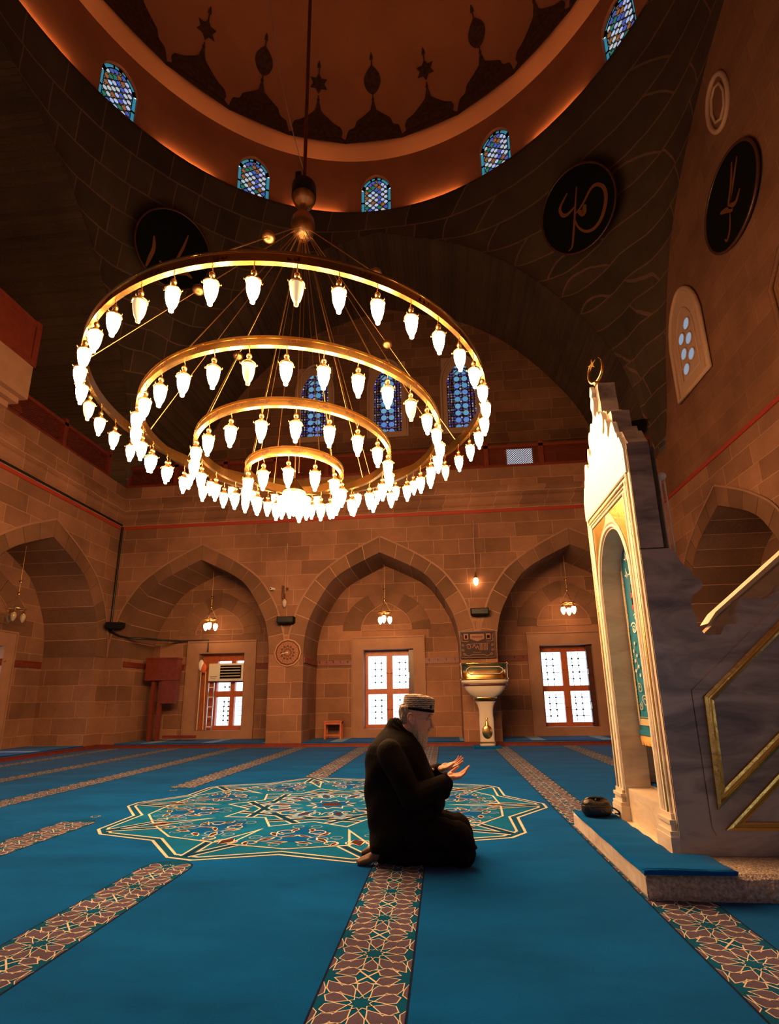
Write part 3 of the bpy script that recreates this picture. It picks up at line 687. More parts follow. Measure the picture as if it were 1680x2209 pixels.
# ================================================================== floor: wall-to-wall prayer carpet with woven pattern
def carpet_mat(name, c, bump=0.5):
    m, nt, b = nmat(name); L = nt.links; N = nt.nodes.new
    tc = N('ShaderNodeTexCoord'); n = N('ShaderNodeTexNoise'); n.inputs['Scale'].default_value = 1.1; n.inputs['Detail'].default_value = 7; n.inputs['Roughness'].default_value = .62
    mp = N('ShaderNodeMapping'); mp.inputs['Scale'].default_value = (0.8, 1.9, 1); L.new(tc.outputs['Object'], mp.inputs[0]); L.new(mp.outputs[0], n.inputs['Vector'])
    mr = N('ShaderNodeMapRange'); mr.inputs['From Min'].default_value = .35; mr.inputs['From Max'].default_value = .65; mr.inputs['To Min'].default_value = .8; mr.inputs['To Max'].default_value = 1.22; L.new(n.outputs['Fac'], mr.inputs['Value'])
    n2 = N('ShaderNodeTexNoise'); n2.inputs['Scale'].default_value = 260; n2.inputs['Detail'].default_value = 2; L.new(tc.outputs['Object'], n2.inputs['Vector'])
    mr2 = N('ShaderNodeMapRange'); mr2.inputs['To Min'].default_value = .75; mr2.inputs['To Max'].default_value = 1.25; L.new(n2.outputs['Fac'], mr2.inputs['Value'])
    mu = N('ShaderNodeMath'); mu.operation = 'MULTIPLY'; L.new(mr.outputs[0], mu.inputs[0]); L.new(mr2.outputs[0], mu.inputs[1])
    hs = N('ShaderNodeHueSaturation'); hs.inputs['Color'].default_value = (*c, 1); L.new(mu.outputs[0], hs.inputs['Value']); L.new(hs.outputs[0], b.inputs['Base Color'])
    b.inputs['Roughness'].default_value = 1.0; b.inputs['Specular IOR Level'].default_value = 0.0; b.inputs['Sheen Weight'].default_value = .10; b.inputs['Sheen Roughness'].default_value = .35; b.inputs['Sheen Tint'].default_value = (.75, .87, 1, 1)
    bp = N('ShaderNodeBump'); bp.inputs['Strength'].default_value = bump; bp.inputs['Distance'].default_value = 0.006; L.new(n2.outputs['Fac'], bp.inputs['Height']); L.new(bp.outputs[0], b.inputs['Normal'])
    return m
CP = [carpet_mat('blue_carpet', (.0012, .068, .26)), carpet_mat('teal_weave', (.002, .058, .14)), carpet_mat('mauve_weave', (.075, .058, .10)),
      carpet_mat('beige_weave', (.52, .46, .38)), carpet_mat('navy_weave', (.006, .012, .04)), carpet_mat('turquoise_weave', (.003, .10, .25)),
      carpet_mat('brown_weave', (.05, .02, .02)), carpet_mat('pale_blue_weave', (.15, .25, .40))]
BLUE, TEAL, MAUVE, BEIGE, NAVY, TURQ, BROWN, PALE = range(8)
M['rug'] = CP[0]
mb = MB(); mb.box(XL - .2, XR + .2, YF - .2, YB + .0, -.3, 0, BLUE)
MC = (-1.27, 6.0)   # medallion centre
PC = [0]
def poly(pts, z, m):
    PC[0] += 1; z += (PC[0] % 37) * 1.1e-5          # no two woven pieces share a plane
    mb.add([(x, y, z) for x, y in pts], [tuple(range(len(pts)))], m)
def clampx(pts, a, b): return [(min(max(x, a), b), y) for x, y in pts]
def rosette(cx, cy, a, b, ya, yb):
    r0, r1 = .040, .150
    for k in range(10):
        t = PI / 10 + k * PI / 5; c, s = math.cos(t), math.sin(t)
        def L(r, w): return (cx + r * c - w * s, cy + r * s + w * c)
        if not (a - .02 < cx + .10 * c < b + .02) or not (ya < cy + .1 * s < yb): continue
        o = [(.048, 0), (.095, .031), (.132, .034), (.158, 0), (.132, -.034), (.095, -.031)]
        i = [(.056, 0), (.0975, .0265), (.1305, .0295), (.1515, 0), (.1305, -.0295), (.0975, -.0265)]
        poly(clampx([L(*q) for q in o], a, b), .0016, BEIGE); poly(clampx([L(*q) for q in i], a, b), .0022, MAUVE)
        # small star point between petals
        t2 = k * PI / 5; c2, s2 = math.cos(t2), math.sin(t2)
    if a < cx - .03 and cx + .03 < b:
        st = []; si = []
        for k in range(20):
            rr = .052 if k % 2 == 0 else .036; t = k * PI / 10 + PI / 10
            st.append((cx + rr * math.cos(t), cy + rr * math.sin(t))); si.append((cx + rr * .86 * math.cos(t), cy + rr * .86 * math.sin(t)))
        poly(st, .0026, BEIGE); poly(si, .0032, TEAL)
def linestrip(p, q, w, z, m):
    d = np.array(q) - np.array(p); n = np.array([-d[1], d[0]]) / np.hypot(*d) * w / 2
    poly([tuple(np.array(p) + n), tuple(np.array(q) + n), tuple(np.array(q) - n), tuple(np.array(p) - n)], z, m)
PER = .39
def stripe(x0, ya, yb, ra=False, rb=False, detail=True):
    w = .345; x1 = x0 + w; cx = x0 + w / 2
    def outline(g):
        pts = [(x1 + g, ya), (x1 + g, yb)]
        if rb: pts += [(cx + (w / 2 + g) * math.cos(t), yb + (w / 2 + g) * math.sin(t)) for t in np.linspace(0, PI, 13)[1:-1]]
        pts += [(x0 - g, yb), (x0 - g, ya)]
        if ra: pts += [(cx - (w / 2 + g) * math.cos(t), ya - (w / 2 + g) * math.sin(t)) for t in np.linspace(0, PI, 13)[1:-1]]
        return pts
    poly(outline(.010), .0004, NAVY); poly(outline(0), .0010, TEAL)
    k0 = int(math.floor((ya - .2 - 2.25) / PER)); k1 = int(math.ceil((yb + .2 - 2.25) / PER))
    lo, hi = ya - (.15 if ra else 0), yb + (.15 if rb else 0)
    for k in range(k0, k1 + 1):
        y = 2.25 + k * PER
        if lo + .05 < y < hi - .05 or True: rosette(cx, y, x0, x1, lo + .06, hi - .06)
        for sx in (x0 - .012, x1 + .012): rosette(sx, y + PER / 2, x0, x1, lo + .08, hi - .08)
        ym = y + PER / 2
        if lo + .1 < ym < hi - .1:
            # crossed bands between the stars
            for (p, q) in (((cx - .05, ym - .055), (cx + .05, ym + .055)), ((cx - .05, ym + .055), (cx + .05, ym - .055))): linestrip(p, q, .008, .0014, BEIGE)
            for s in (-1, 1): linestrip((cx - .05, ym + s * .055), (cx + .05, ym + s * .055), .008, .0014, BEIGE)
            for s in (-1, 1):
                for t in (-1, 1):
                    sc = (cx + s * .098, y + t * .155); st = [(sc[0] + (.026 if i % 2 == 0 else .012) * math.cos(i * PI / 5 + .3), sc[1] + (.026 if i % 2 == 0 else .012) * math.sin(i * PI / 5 + .3)) for i in range(10)]
                    for i in range(0, 10): linestrip(st[i], st[(i + 1) % 10], .005, .0015, BEIGE)
for k in range(-6, 5):
    x0 = -.53 + 1.6 * k
    if x0 < XL + .1 or x0 + .35 > XR: continue
    if k in (0, -1, -2):
        end = {0: 3.95, -1: 3.78, -2: 5.05}[k]; far = {0: 8.15, -1: 8.2, -2: 7.25}[k]
        if k == 0:
            stripe(x0, YF, 4.05, rb=False); stripe(x0, far, YB, ra=True)
        else: stripe(x0, YF, end, rb=True); stripe(x0, far, YB, ra=True)
    else: stripe(x0, YF, YB)
# medallion: ten-pointed interlaced star
def mp_(a, r): return (MC[0] + 1.08 * r * math.cos(a), MC[1] + r * math.sin(a))
Rt, Rv = 2.09, 1.85
def starpoly(g):
    pts = []
    for k in range(10):
        a = -PI / 2 + PI / 10 + k * PI / 5
        pts += [mp_(a - .05, Rt + g), mp_(a + .05, Rt + g), mp_(a + PI / 10, Rv + g)]
    return pts
poly(starpoly(.025), .0016, BEIGE); poly(starpoly(.0), .0022, TEAL); poly(starpoly(-.05), .0028, BEIGE); poly(starpoly(-.073), .0034, TURQ)
tips = [mp_(-PI / 2 + PI / 10 + k * PI / 5, Rt - .05) for k in range(10)]
def band(p, q, z, w=.095):
    linestrip(p, q, w, z, BEIGE); linestrip(p, q, w - .036, z + .0005, TEAL); linestrip(p, q, .016, z + .0009, NAVY)
for k in range(10): band(tips[k], tips[(k + 4) % 10], .0040 + .00002 * k)
# petals with floral arabesque between the bands
def ribbon(pts, w, z, m):
    for a, b in zip(pts[:-1], pts[1:]): linestrip(a, b, w, z, m)
rnd = random.Random(3)
for k in range(10):
    a = -PI / 2 + k * PI / 5; c, s = math.cos(a), math.sin(a)
    def L(r, w): return (MC[0] + 1.08 * (r * c - w * s), MC[1] + r * s + w * c)
    pet = [(.80, 0), (1.02, .36), (1.62, .46), (1.74, 0), (1.62, -.46), (1.02, -.36)]
    def sc(p, f, cc=(1.30, 0)): return (cc[0] + (p[0] - cc[0]) * f, cc[1] + (p[1] - cc[1]) * f)
    poly([L(*p) for p in pet], .0058, BEIGE); poly([L(*sc(p, .955)) for p in pet], .0063, TURQ)
    poly([L(*sc(p, .55)) for p in pet], .0066, BLUE)
    for sg in (-1, 1):
        for (r0, w0, rad, turns, m_, wd, z) in ((1.45, .17, .10, 1.2, PALE, .014, .0075), (1.22, .12, .085, 1.2, BEIGE, .012, .0078), (1.57, .30, .07, 1.0, BEIGE, .012, .0078), (1.40, .31, .06, 1.1, PALE, .012, .0076), (1.02, .07, .06, 1.0, PALE, .012, .0074), (1.62, .10, .05, 1.0, PALE, .012, .0074)):
            pts = [L(r0 + rad * (1 - .5 * t) * math.cos(turns * 2 * PI * t), sg * (w0 + rad * (1 - .5 * t) * math.sin(turns * 2 * PI * t))) for t in np.linspace(0, 1, 15)]
            ribbon(pts, wd, z, m_)
        for (r0, w0, l, wd, an) in ((1.48, .22, .15, .045, .6), (1.30, .20, .12, .04, -.5), (1.56, .10, .11, .045, 1.2), (1.15, .07, .10, .04, .2), (1.60, .33, .09, .035, -.3), (1.36, .06, .12, .035, 1.0)):
            ca, sa = math.cos(an), math.sin(an); lf = [(-l / 2, 0), (-l * .15, wd / 2), (l * .2, wd * .4), (l / 2, 0), (l * .1, -wd * .35), (-l * .2, -wd * .5)]
            P = [(r0 + x * ca - y * sa, sg * (w0 + x * sa + y * ca)) for x, y in lf]
            poly([L(r0 + (p[0] - r0) * 1.3, sg * w0 + (p[1] - sg * w0) * 1.45) for p in P], .0082, BEIGE); poly([L(*p) for p in P], .0087, BROWN)
    # outer triangles at the tips
    a2 = a + PI / 10; c2, s2 = math.cos(a2), math.sin(a2)
    def L2(r, w): return (MC[0] + 1.08 * (r * c2 - w * s2), MC[1] + r * s2 + w * c2)
    for sg in (-1, 1):
        ribbon([L2(1.62 + .05 * math.cos(t), sg * (.05 + .04 * math.sin(t))) for t in np.linspace(0, 5.5, 10)], .012, .0074, BEIGE)
    lf = [(1.52, 0), (1.60, .05), (1.72, 0), (1.60, -.05)]; poly([L2(r, w * 1.4) for r, w in lf], .0070, BEIGE); poly([L2(*p) for p in lf], .0078, BROWN)
    # inner ring motifs
    poly([L2(r, w) for r, w in ((.30, 0), (.48, .10), (.72, .03), (.72, -.03), (.48, -.10))], .0060, PALE)
    poly([L2(r, w) for r, w in ((.34, 0), (.48, .07), (.64, 0), (.48, -.07))], .0066, BLUE)
    lf = [(.42, 0), (.50, .035), (.60, 0), (.50, -.035)]; poly([L2(*p) for p in lf], .0072, BROWN)
    for sg in (-1, 1): ribbon([L(.5 + .09 * math.cos(t), sg * (.06 + .05 * math.sin(t))) for t in np.linspace(0, 5, 10)], .012, .0074, BEIGE)
poly([mp_(k * PI / 10, .26 if k % 2 else .17) for k in range(20)], .0062, BEIGE); poly([mp_(k * PI / 10, .23 if k % 2 else .15) for k in range(20)], .0068, BLUE)
poly([mp_(k * PI / 5, .10) for k in range(10)], .0074, BROWN)
struct('floor', mb, CP)
# raised carpeted bays with a timber riser
for side in ('back', 'left', 'right', 'front'):
    T = frame_for(side)
    for bi, bc in enumerate(BAYS):
        mb = MB(); mb.box(bc - HALF, bc + HALF, 0.03, DEP, -.1, .115, 0, T=T); mb.box(bc - HALF - (.0), bc + HALF, -.015, .03, 0, .075, 1, T=T)
        mb.box(bc - HALF, bc + HALF, -.03, .05, .075, .09, 1, T=T)
        for k in (-1, 0, 1):
            for q in (0,):
                mb.box(bc + k * 1.6 + .3, bc + k * 1.6 + .62, .05, DEP, .115, .117, 2, T=T)
        CUR[0] += 1
        struct('floor_bay_%d' % CUR[0], mb, [CP[0], M['redwood'], CP[7]])
    mb = MB()
    for a, b in ((-7.36, BAYS[0] - HALF), (BAYS[0] + HALF, BAYS[1] - HALF), (BAYS[1] + HALF, BAYS[2] - HALF), (BAYS[2] + HALF, 7.36)):
        mb.box(a, b, -.03, 0, 0, .10, 0, T=T)
    CUR[0] += 1
    struct('baseboard_%s' % side, mb, [M['redwood']])

# ---- lower windows: timber casements, ironwork lattice and glass
def lattice(mb, T, a, b, z0, z1, w, nx, nz, m):
    for i in range(1, nx): u = a + (b - a) * i / nx; mb.box(u - .006, u + .006, w, w + .012, z0, z1, m, T=T)
    for j in range(1, nz): z = z0 + (z1 - z0) * j / nz; mb.box(a, b, w, w + .012, z - .006, z + .006, m, T=T)
    for i in range(1, nx):
        for j in range(1, nz):
            u = a + (b - a) * i / nx; z = z0 + (z1 - z0) * j / nz; mb.box(u - .02, u + .02, w - .006, w + .016, z - .02, z + .02, m, T=T)
def low_window(side, bi, n, shutter=True):
    T = frame_for(side); bc = BAYS[bi]; oc, oh = OPEN.get(side, [(0, .7)] * 3)[bi]; a, b = bc + oc - oh, bc + oc + oh; z0, z1 = WIN_Z; w = DEP + .34
    zf = z1 - .16
    mb = MB(); mb.box(a, b, w, w + .03, z0, z1, 0, T=T)
    fr = MB(); f = .085
    fr.box(a, b, w - .04, w + .06, zf - .0, z1, 0, T=T); fr.box(a + .001, b - .001, w - .047, w + .057, z0 + .001, z0 + .1, 0, T=T)
    fr.box(a + .002, a + f, w - .050, w + .060, z0 + .002, zf - .002, 0, T=T); fr.box(b - f, b - .002, w - .050, w + .060, z0 + .002, zf - .002, 0, T=T)
    um = (a + b) / 2; fr.box(um - .085, um + .085, w - .055, w + .063, z0 + .003, zf - .003, 0, T=T)
    zm = z0 + (zf - z0) * .5
    fr.box(a + .003, b - .003, w - .044, w + .054, zm - .075, zm + .075, 0, T=T)
    # one thin pane sheet behind the timber
    g = MB(); g.quad(T(a, w + .1, z0), T(b, w + .1, z0), T(b, w + .1, z1), T(a, w + .1, z1))
    root = g.build('window_%d' % n, [M['pane']]); root['kind'] = 'structure'
    fr.build('casement_frame', [M['wood']], root)
    lt = MB()
    for (x0, x1) in ((a + f, um - .085), (um + .085, b - f)):
        for (q0, q1) in ((z0 + .1, zm - .075), (zm + .075, zf)): lattice(lt, T, x0, x1, q0, q1, w + .2, 3, 5, 0)
    lt.build('iron_grille', [M['blackmetal']], root)
    h = MB()
    for zz in ((zm + zf) / 2, (z0 + zm) / 2):
        for s in (-1, 1): h.tube([T(um + s * .03, w - .055, zz), T(um + s * .03, w - .09, zz), T(um + s * .10, w - .10, zz + .02)], .008, 6)
    h.build('handle', [M['brass']], root)
    if shutter:
        sh = MB(); u = b - .03
        u -= .07; sh.box(u - .03, u + .09, DEP + .10, w - .06, z0 + .02, z1 - .02, 0, T=T)
        for (q0, q1) in ((.06, .42), (.62, 1.32), (1.5, 2.0)): sh.box(u - .05, u - .03, DEP + .09, w - .11, z0 + q0, z0 + q0 + .03, 0, T=T); sh.box(u - .05, u - .03, DEP + .09, w - .11, z0 + q1, z0 + q1 + .03, 0, T=T); sh.box(u - .05, u - .03, DEP + .09, DEP + .12, z0 + q0, z0 + q1, 0, T=T)
        sh.build('shutter', [M['darkwood']], root)
n = 30
for side in ('back', 'left', 'front', 'right'):
    for bi in range(3):
        if side == 'back' and bi == 0: continue
        low_window(side, bi, n, shutter=(side == 'back')); n += 1
# left rear window: mixed panes with a fixed sash below
T = TB; bc = BAYS[0]; oc, oh = OPEN['back'][0]; a, b = bc + oc - oh, bc + oc + oh; z0, z1 = WIN_Z; w = DEP + .34
g = MB(); g.quad(T(a, w + .1, z0), T(b, w + .1, z0), T(b, w + .1, z1), T(a, w + .1, z1)); root = g.build('window_50', [M['pane']]); root['kind'] = 'structure'
fr = MB()
for qi, (x0, x1, q0, q1) in enumerate(((a, a + .26, z0, z1), (b - .04, b, z0, z1), (a, b, z1 - .2, z1), (a, b, z0, z0 + .12), (a, b, 1.25, 1.42), (b - .5, b - .36, z0, z1), (a, b, 1.66, 2.12), (a + .24, a + .46, z0, z1))): fr.box(x0 + .0007 * qi, x1 - .0007 * qi, w - .05 - .003 * qi, w + .05 + .002 * qi, q0 + .0007 * qi, q1 - .0007 * qi, 0, T=T)
fr.build('casement_frame', [M['wood']], root)
lt = MB(); lattice(lt, T, a + .46, b - .5, z0 + .12, 1.25, w + .2, 3, 6, 0); lattice(lt, T, b - .36, b - .04, z0 + .12, 1.25, w + .2, 2, 6, 0); lattice(lt, T, a + .46, b - .5, 1.42, 1.66, w + .2, 3, 2, 0); lt.build('iron_grille', [M['blackmetal']], root)
# outdoor ground just beyond the windows
mb = MB(); mb.box(XL - 14, XR + 14, YB + 6, YB + 20, -1.6, -1.5); mb.box(XL - 14, XR + 14, YF - 20, YF - 6, -1.6, -1.5)
struct('ground_outside', mb, [mat('outdoor_paving', (.6, .6, .58), .9)])
# ================================================================== marble pulpit with stairs (minbar)
def marble(name, c, vein, sc=1.6, rough=0.32, st=0.5):
    m, nt, b = nmat(name); L = nt.links; N = nt.nodes.new; tc = N('ShaderNodeTexCoord'); mp = N('ShaderNodeMapping'); mp.inputs['Rotation'].default_value = (0.2, 0.15, 0); mp.inputs['Scale'].default_value = (1, 1, 3.2)
    L.new(tc.outputs['Object'], mp.inputs[0]); n = N('ShaderNodeTexNoise'); n.inputs['Scale'].default_value = sc; n.inputs['Detail'].default_value = 8; n.inputs['Distortion'].default_value = .8; n.inputs['Roughness'].default_value = .6; L.new(mp.outputs[0], n.inputs['Vector'])
    r = N('ShaderNodeValToRGB'); e = r.color_ramp.elements; e[0].position = .34; e[0].color = (*vein, 1); e[1].position = .58; e[1].color = (*c, 1); L.new(n.outputs['Fac'], r.inputs[0]); L.new(r.outputs[0], b.inputs['Base Color'])
    b.inputs['Roughness'].default_value = rough; b.inputs['Specular IOR Level'].default_value = st
    n2 = N('ShaderNodeTexNoise'); n2.inputs['Scale'].default_value = 30; L.new(tc.outputs['Object'], n2.inputs['Vector']); bp = N('ShaderNodeBump'); bp.inputs['Strength'].default_value = .08; L.new(n2.outputs['Fac'], bp.inputs['Height']); L.new(bp.outputs[0], b.inputs['Normal'])
    return m
M['marble'] = marble('grey_marble_shaded', (.47, .36, .28), (.15, .115, .105))  # pulpit marble, darker copy with shade in its colour, for the side faces
M['marble_lit'] = marble('cream_marble_lit', (.62, .52, .40), (.46, .36, .27), 2.5)  # same marble, paler copy with lamplight in its colour, for the lit faces
M['whitecut'] = mat('pale_carved_marble', (.80, .74, .60), .45)
M['roughstone'] = mat('rough_hewn_stone', (.36, .29, .25), .75, bump=1.0, bs=75, var=.45, vs=55)
M['gilt'] = mat('gilded_moulding', (.78, .54, .16), .26, 1.0, bump=.10, bs=35)
mbx = thing('minbar', 'tall marble mosque pulpit with carved gilded portal and stair flank', 'pulpit', (1.42, 4.29, 0.134))
OX, OY, OZ = 1.42, 4.29, 0.134
def Lc(x, y, z): return (x - OX, y - OY, z - OZ)
class MBL(MB):
    def build(s, name, mats, parent=None, **k):
        s.v = [Lc(*v) for v in s.v]; return MB.build(s, name, mats, parent, **k)
YN, YFR = 3.71, 4.87; YM = 4.29
# portal slab with pointed opening
def oparch(h, zs, zt, n=14):
    out = []
    for t in np.linspace(0, 1, n): 
        x = h * math.cos(t * PI / 2) ** .9 if t < 1 else 0; out.append((x, zs + (zt - zs) * math.sin(t * PI / 2) ** 1.05))
    return out
def portal_quads(mb, x, h0, zs0, zt0, m):   # front sheet at depth x between opening and outer rectangle
    A = oparch(h0, zs0, zt0)
    top = 2.90; H = .58
    for sg in (-1, 1):
        mb.quad((x, YM + sg * h0, .134), (x, YM + sg * H, .134), (x, YM + sg * H, zs0), (x, YM + sg * h0, zs0), m)
        mb.quad((x, YM + sg * h0, zs0), (x, YM + sg * H, zs0), (x, YM + sg * H, top), (x, YM + sg * h0, top), m)
        for (a, b), (c, d) in zip(A[:-1], A[1:]): mb.quad((x, YM + sg * a, b), (x, YM + sg * c, d), (x, YM + sg * c, top), (x, YM + sg * a, top), m)
mb = MBL(); portal_quads(mb, 1.42, .36, 1.95, 2.44, 0)
# reveals of the opening
A = [(.36, .134)] + oparch(.36, 1.95, 2.44)
for sg in (-1, 1):
    for (a, b), (c, d) in zip(A[:-1], A[1:]): mb.quad((1.42, YM + sg * a, b), (1.42, YM + sg * c, d), (1.62, YM + sg * c, d), (1.62, YM + sg * a, b), 0)
portal_quads(mb, 1.62, .36, 1.95, 2.44, 0)
mb.quad((1.42, YN, 2.90), (1.62, YN, 2.90), (1.62, YFR, 2.90), (1.42, YFR, 2.90), 0)
mb.build('portal', [M['marble_lit']], mbx)
mb = MBL()
for y, s in ((YN, -1), (YFR, 1)):
    mb = MBL(); mb.box(1.424, 1.62, y - (.008 if s < 0 else 0), y + (.008 if s > 0 else 0), .134, 2.11); mb.box(1.424, 1.585, y - (.008 if s < 0 else 0), y + (.008 if s > 0 else 0), 2.118, 2.935)
    mb.build('portal_side', [M['marble']], mbx)
# mouldings: nested frames on the front
def frame_path(h, zs, zt, z0=.36):
    a = oparch(h, zs, zt, 16); return [(-h, z0)] + [(-p[0], p[1]) for p in a] + [(p[0], p[1]) for p in a[-2::-1]] + [(h, z0)]
def rect_path(h, zt, z0=.36): return [(-h, z0), (-h, zt), (h, zt), (h, z0)]
for path, r, mt, nm in ((frame_path(.385, 1.95, 2.47), .014, 'whitecut', 'arch_fillet'), (frame_path(.405, 1.95, 2.50), .010, 'marble_lit', 'arch_fillet'), (rect_path(.435, 2.60), .013, 'marble_lit', 'moulding'), (rect_path(.47, 2.64), .010, 'whitecut', 'moulding'), (rect_path(.495, 2.67), .013, 'gilt', 'gilded_bead'), (rect_path(.53, 2.715), .012, 'marble_lit', 'moulding')):
    mb = MBL(); mb.tube([(1.415, YM + y, z) for y, z in path], r, 8, sm=True); mb.build(nm, [M[mt]], mbx)
mb = MBL()
for (y0, y1, z0, z1) in ((-.43, .43, 2.47, 2.59),):
    for sg in (-1, 1):
        pts = [(.06, 2.585), (.42, 2.585), (.42, 2.12)] + [(.40, 2.12), (.36, 2.25), (.28, 2.38), (.17, 2.48)]
        mb.prism([(sg * a, b) for a, b in pts], (1.42, YM, 0), (0, 1, 0), (0, 0, 1), (-1, 0, 0), .006)
mb.build('gilded_spandrel', [M['gilt']], mbx)
# jamb feet
for sg in (-1, 1):
    mb = MBL(); y = YM + sg * .47
    for (w, d, a, b) in ((.115, .05, .134, .24), (.105, .045, .24, .27), (.09, .03, .27, .31), (.10, .038, .31, .335), (.085, .02, .335, .37)): mb.box(1.42 - d, 1.44, y - w, y + w, a, b)
    mb.build('jamb_base', [M['marble_lit']], mbx)
# threshold step and stair inside
mb = MBL(); mb.box(1.44, 1.62, YM - .36, YM + .36, .134, .38); mb.build('threshold', [M['marble_lit']], mbx)
mb = MBL()
for k in range(9): mb.box(1.62 + .28 * k, 1.62 + .28 * (k + 1) + .02, YN + .12, YFR - .12, .134, .40 + .22 * k, 0)
mb.build('staircase', [M['marble']], mbx)
mb = MBL()
for k in range(9): mb.box(1.62 + .28 * k + .01, 1.62 + .28 * (k + 1), YN + .16, YFR - .16, .40 + .22 * k, .415 + .22 * k, 0)
mb.build('stair_runner', [M['rug']], mbx)
# crown: openwork crest and stepped body
cr = [(.0, 3.80), (.022, 3.76), (.035, 3.72), (.012, 3.69), (.035, 3.655), (.045, 3.60), (.025, 3.56), (.02, 3.51), (.05, 3.47), (.075, 3.475), (.105, 3.49), (.13, 3.455), (.145, 3.43), (.175, 3.44), (.205, 3.41), (.215, 3.35), (.20, 3.29), (.175, 3.255), (.20, 3.225), (.235, 3.245), (.25, 3.30), (.265, 3.325), (.285, 3.29), (.30, 3.23), (.28, 3.175), (.295, 3.145), (.33, 3.165), (.36, 3.205), (.395, 3.225), (.42, 3.20), (.44, 3.14), (.455, 3.10), (.475, 3.08), (.485, 3.035), (.51, 3.03), (.53, 2.985), (.55, 2.95), (.565, 2.90)]
cr = catmull(cr, 3)
mb = MBL()
for sg in (-1, 1): mb.prism([(0, 2.72)] + [(sg * a, b) for a, b in cr] + [(sg * .565, 2.72)], (1.44, YM, 0), (0, 1, 0), (0, 0, 1), (-1, 0, 0), .035)
mb.build('carved_crown', [M['whitecut']], mbx)
mb = MBL()
st = [(.0, 3.77), (.10, 3.77), (.105, 3.745), (.10, 3.70), (.12, 3.55), (.12, 3.47), (.17, 3.46), (.20, 3.43), (.23, 3.42), (.24, 3.38), (.29, 3.37), (.33, 3.36), (.34, 3.19), (.36, 3.17), (.43, 3.16), (.44, 3.11), (.50, 3.08), (.53, 3.03), (.55, 2.99), (.58, 2.95), (.58, 2.90), (0, 2.90)]
for sg in (-1, 1): mb.prism([(sg * a, b) for a, b in st], (1.44, YM, 0), (0, 1, 0), (0, 0, 1), (1, 0, 0), .145)
mb.build('stepped_gable', [M['marble']], mbx)
# finial: crescent and star
mb = MBL()
mb.lathe([(.0, 3.80), (.022, 3.81), (.03, 3.83), (.018, 3.85), (.012, 3.86), (.0, 3.87)], 12, (1.47, YM, 0))
P = []
for t in np.linspace(-PI * .5 - 2.55, -PI * .5 + 2.55, 30):
    P.append((1.47 + .35 * .10 * math.cos(t), YM - .94 * .10 * math.cos(t), 3.965 + .115 * math.sin(t)))
rr = [.002 + .013 * math.sin(PI * i / 29) for i in range(30)]
mb.tube(P, rr, 8)
o = mb.build('crescent', [M['gold']], mbx)
mb = MBL(); star = []
for k in range(10):
    r_ = .06 if k % 2 == 0 else .018; a = PI / 2 + k * PI / 5; star.append((r_ * math.cos(a), r_ * math.sin(a)))
mb.prism(star, (1.455, YM + .03, 4.045), (-.35, .94, 0), (0, 0, 1), (.94, .35, 0), .008); mb.build('star', [M['gold']], o)
# side flank
flank = [(1.62, .134), (1.62, 2.112), (1.668, 2.08), (1.683, 2.02), (1.72, 1.965), (1.747, 1.95), (1.752, 1.90), (1.79, 1.885), (1.806, 1.85), (1.796, 1.82), (1.768, 1.792), (1.73, 1.765), (1.712, 1.712), (1.717, 1.665), (1.734, 1.611), (1.728, 1.578), (1.742, 1.538), (1.778, 1.492), (1.816, 1.497), (1.872, 1.496), (1.906, 1.553), (1.945, 1.565), (1.99, 1.57), (2.0, 1.66), (2.028, 1.729), (2.062, 1.741), (2.104, 1.733), (2.143, 1.742), (2.189, 1.723), (2.23, 1.75), (2.29, 1.78), (2.34, 1.84), (2.40, 1.84), (2.44, 1.88), (2.52, 1.90)]
flank = flank[:2] + catmull(flank[2:], 3)
ext = [(2.9, 2.25), (3.6, 2.85), (4.2, 3.1), (4.2, .134)]
mb = MBL(); mb.prism(flank + ext, (0, YN, 0), (1, 0, 0), (0, 0, 1), (0, 1, 0), .10); mb.build('side_flank', [M['marble']], mbx)
# strip along the stair slope
mb = MBL(); mb.prism([(1.625, .30), (1.625, 1.13), (2.62, 1.99), (4.2, 3.35), (4.2, 3.25), (2.6, 1.85), (1.665, 1.07), (1.645, .25)], (0, YN, 0), (1, 0, 0), (0, 0, 1), (0, -1, 0), .012); mb.build('border_slab', [M['marble']], mbx)
def gilt_frame(pts, w, nm):
    pts = [np.array(p, float) for p in pts]; n = len(pts)
    mb = MBL(); prof = [(0, .0), (.006, .022), (.30, .026), (.42, .012), (.58, .012), (.70, .022), (.94, .018), (1.0, 0)]
    rows = []
    for i in range(n):
        a, b, c = pts[i - 1], pts[i], pts[(i + 1) % n]; d1 = (b - a) / np.linalg.norm(b - a); d2 = (c - b) / np.linalg.norm(c - b)
        n1 = np.array([-d1[1], d1[0]]); n2 = np.array([-d2[1], d2[0]]); m_ = n1 + n2; m_ /= np.linalg.norm(m_); k = 1 / max(.3, m_.dot(n1))
        rows.append([(b[0] + m_[0] * k * w * q, YN - dd, b[1] + m_[1] * k * w * q) for q, dd in prof])
    mb.grid(rows, 0, False, cu=True); mb.build(nm, [M['gilt']], mbx)
gilt_frame([(1.672, .40), (1.94, .630), (2.9, 1.46), (4.1, 2.55), (4.1, 3.1), (2.9, 2.19), (2.257, 1.588), (1.693, 1.09)], .062, 'gilded_frame')
gilt_frame([(1.70, .285), (4.1, .285), (4.1, 2.3), (2.9, 1.33), (2.08, .625)], .048, 'gilded_frame')
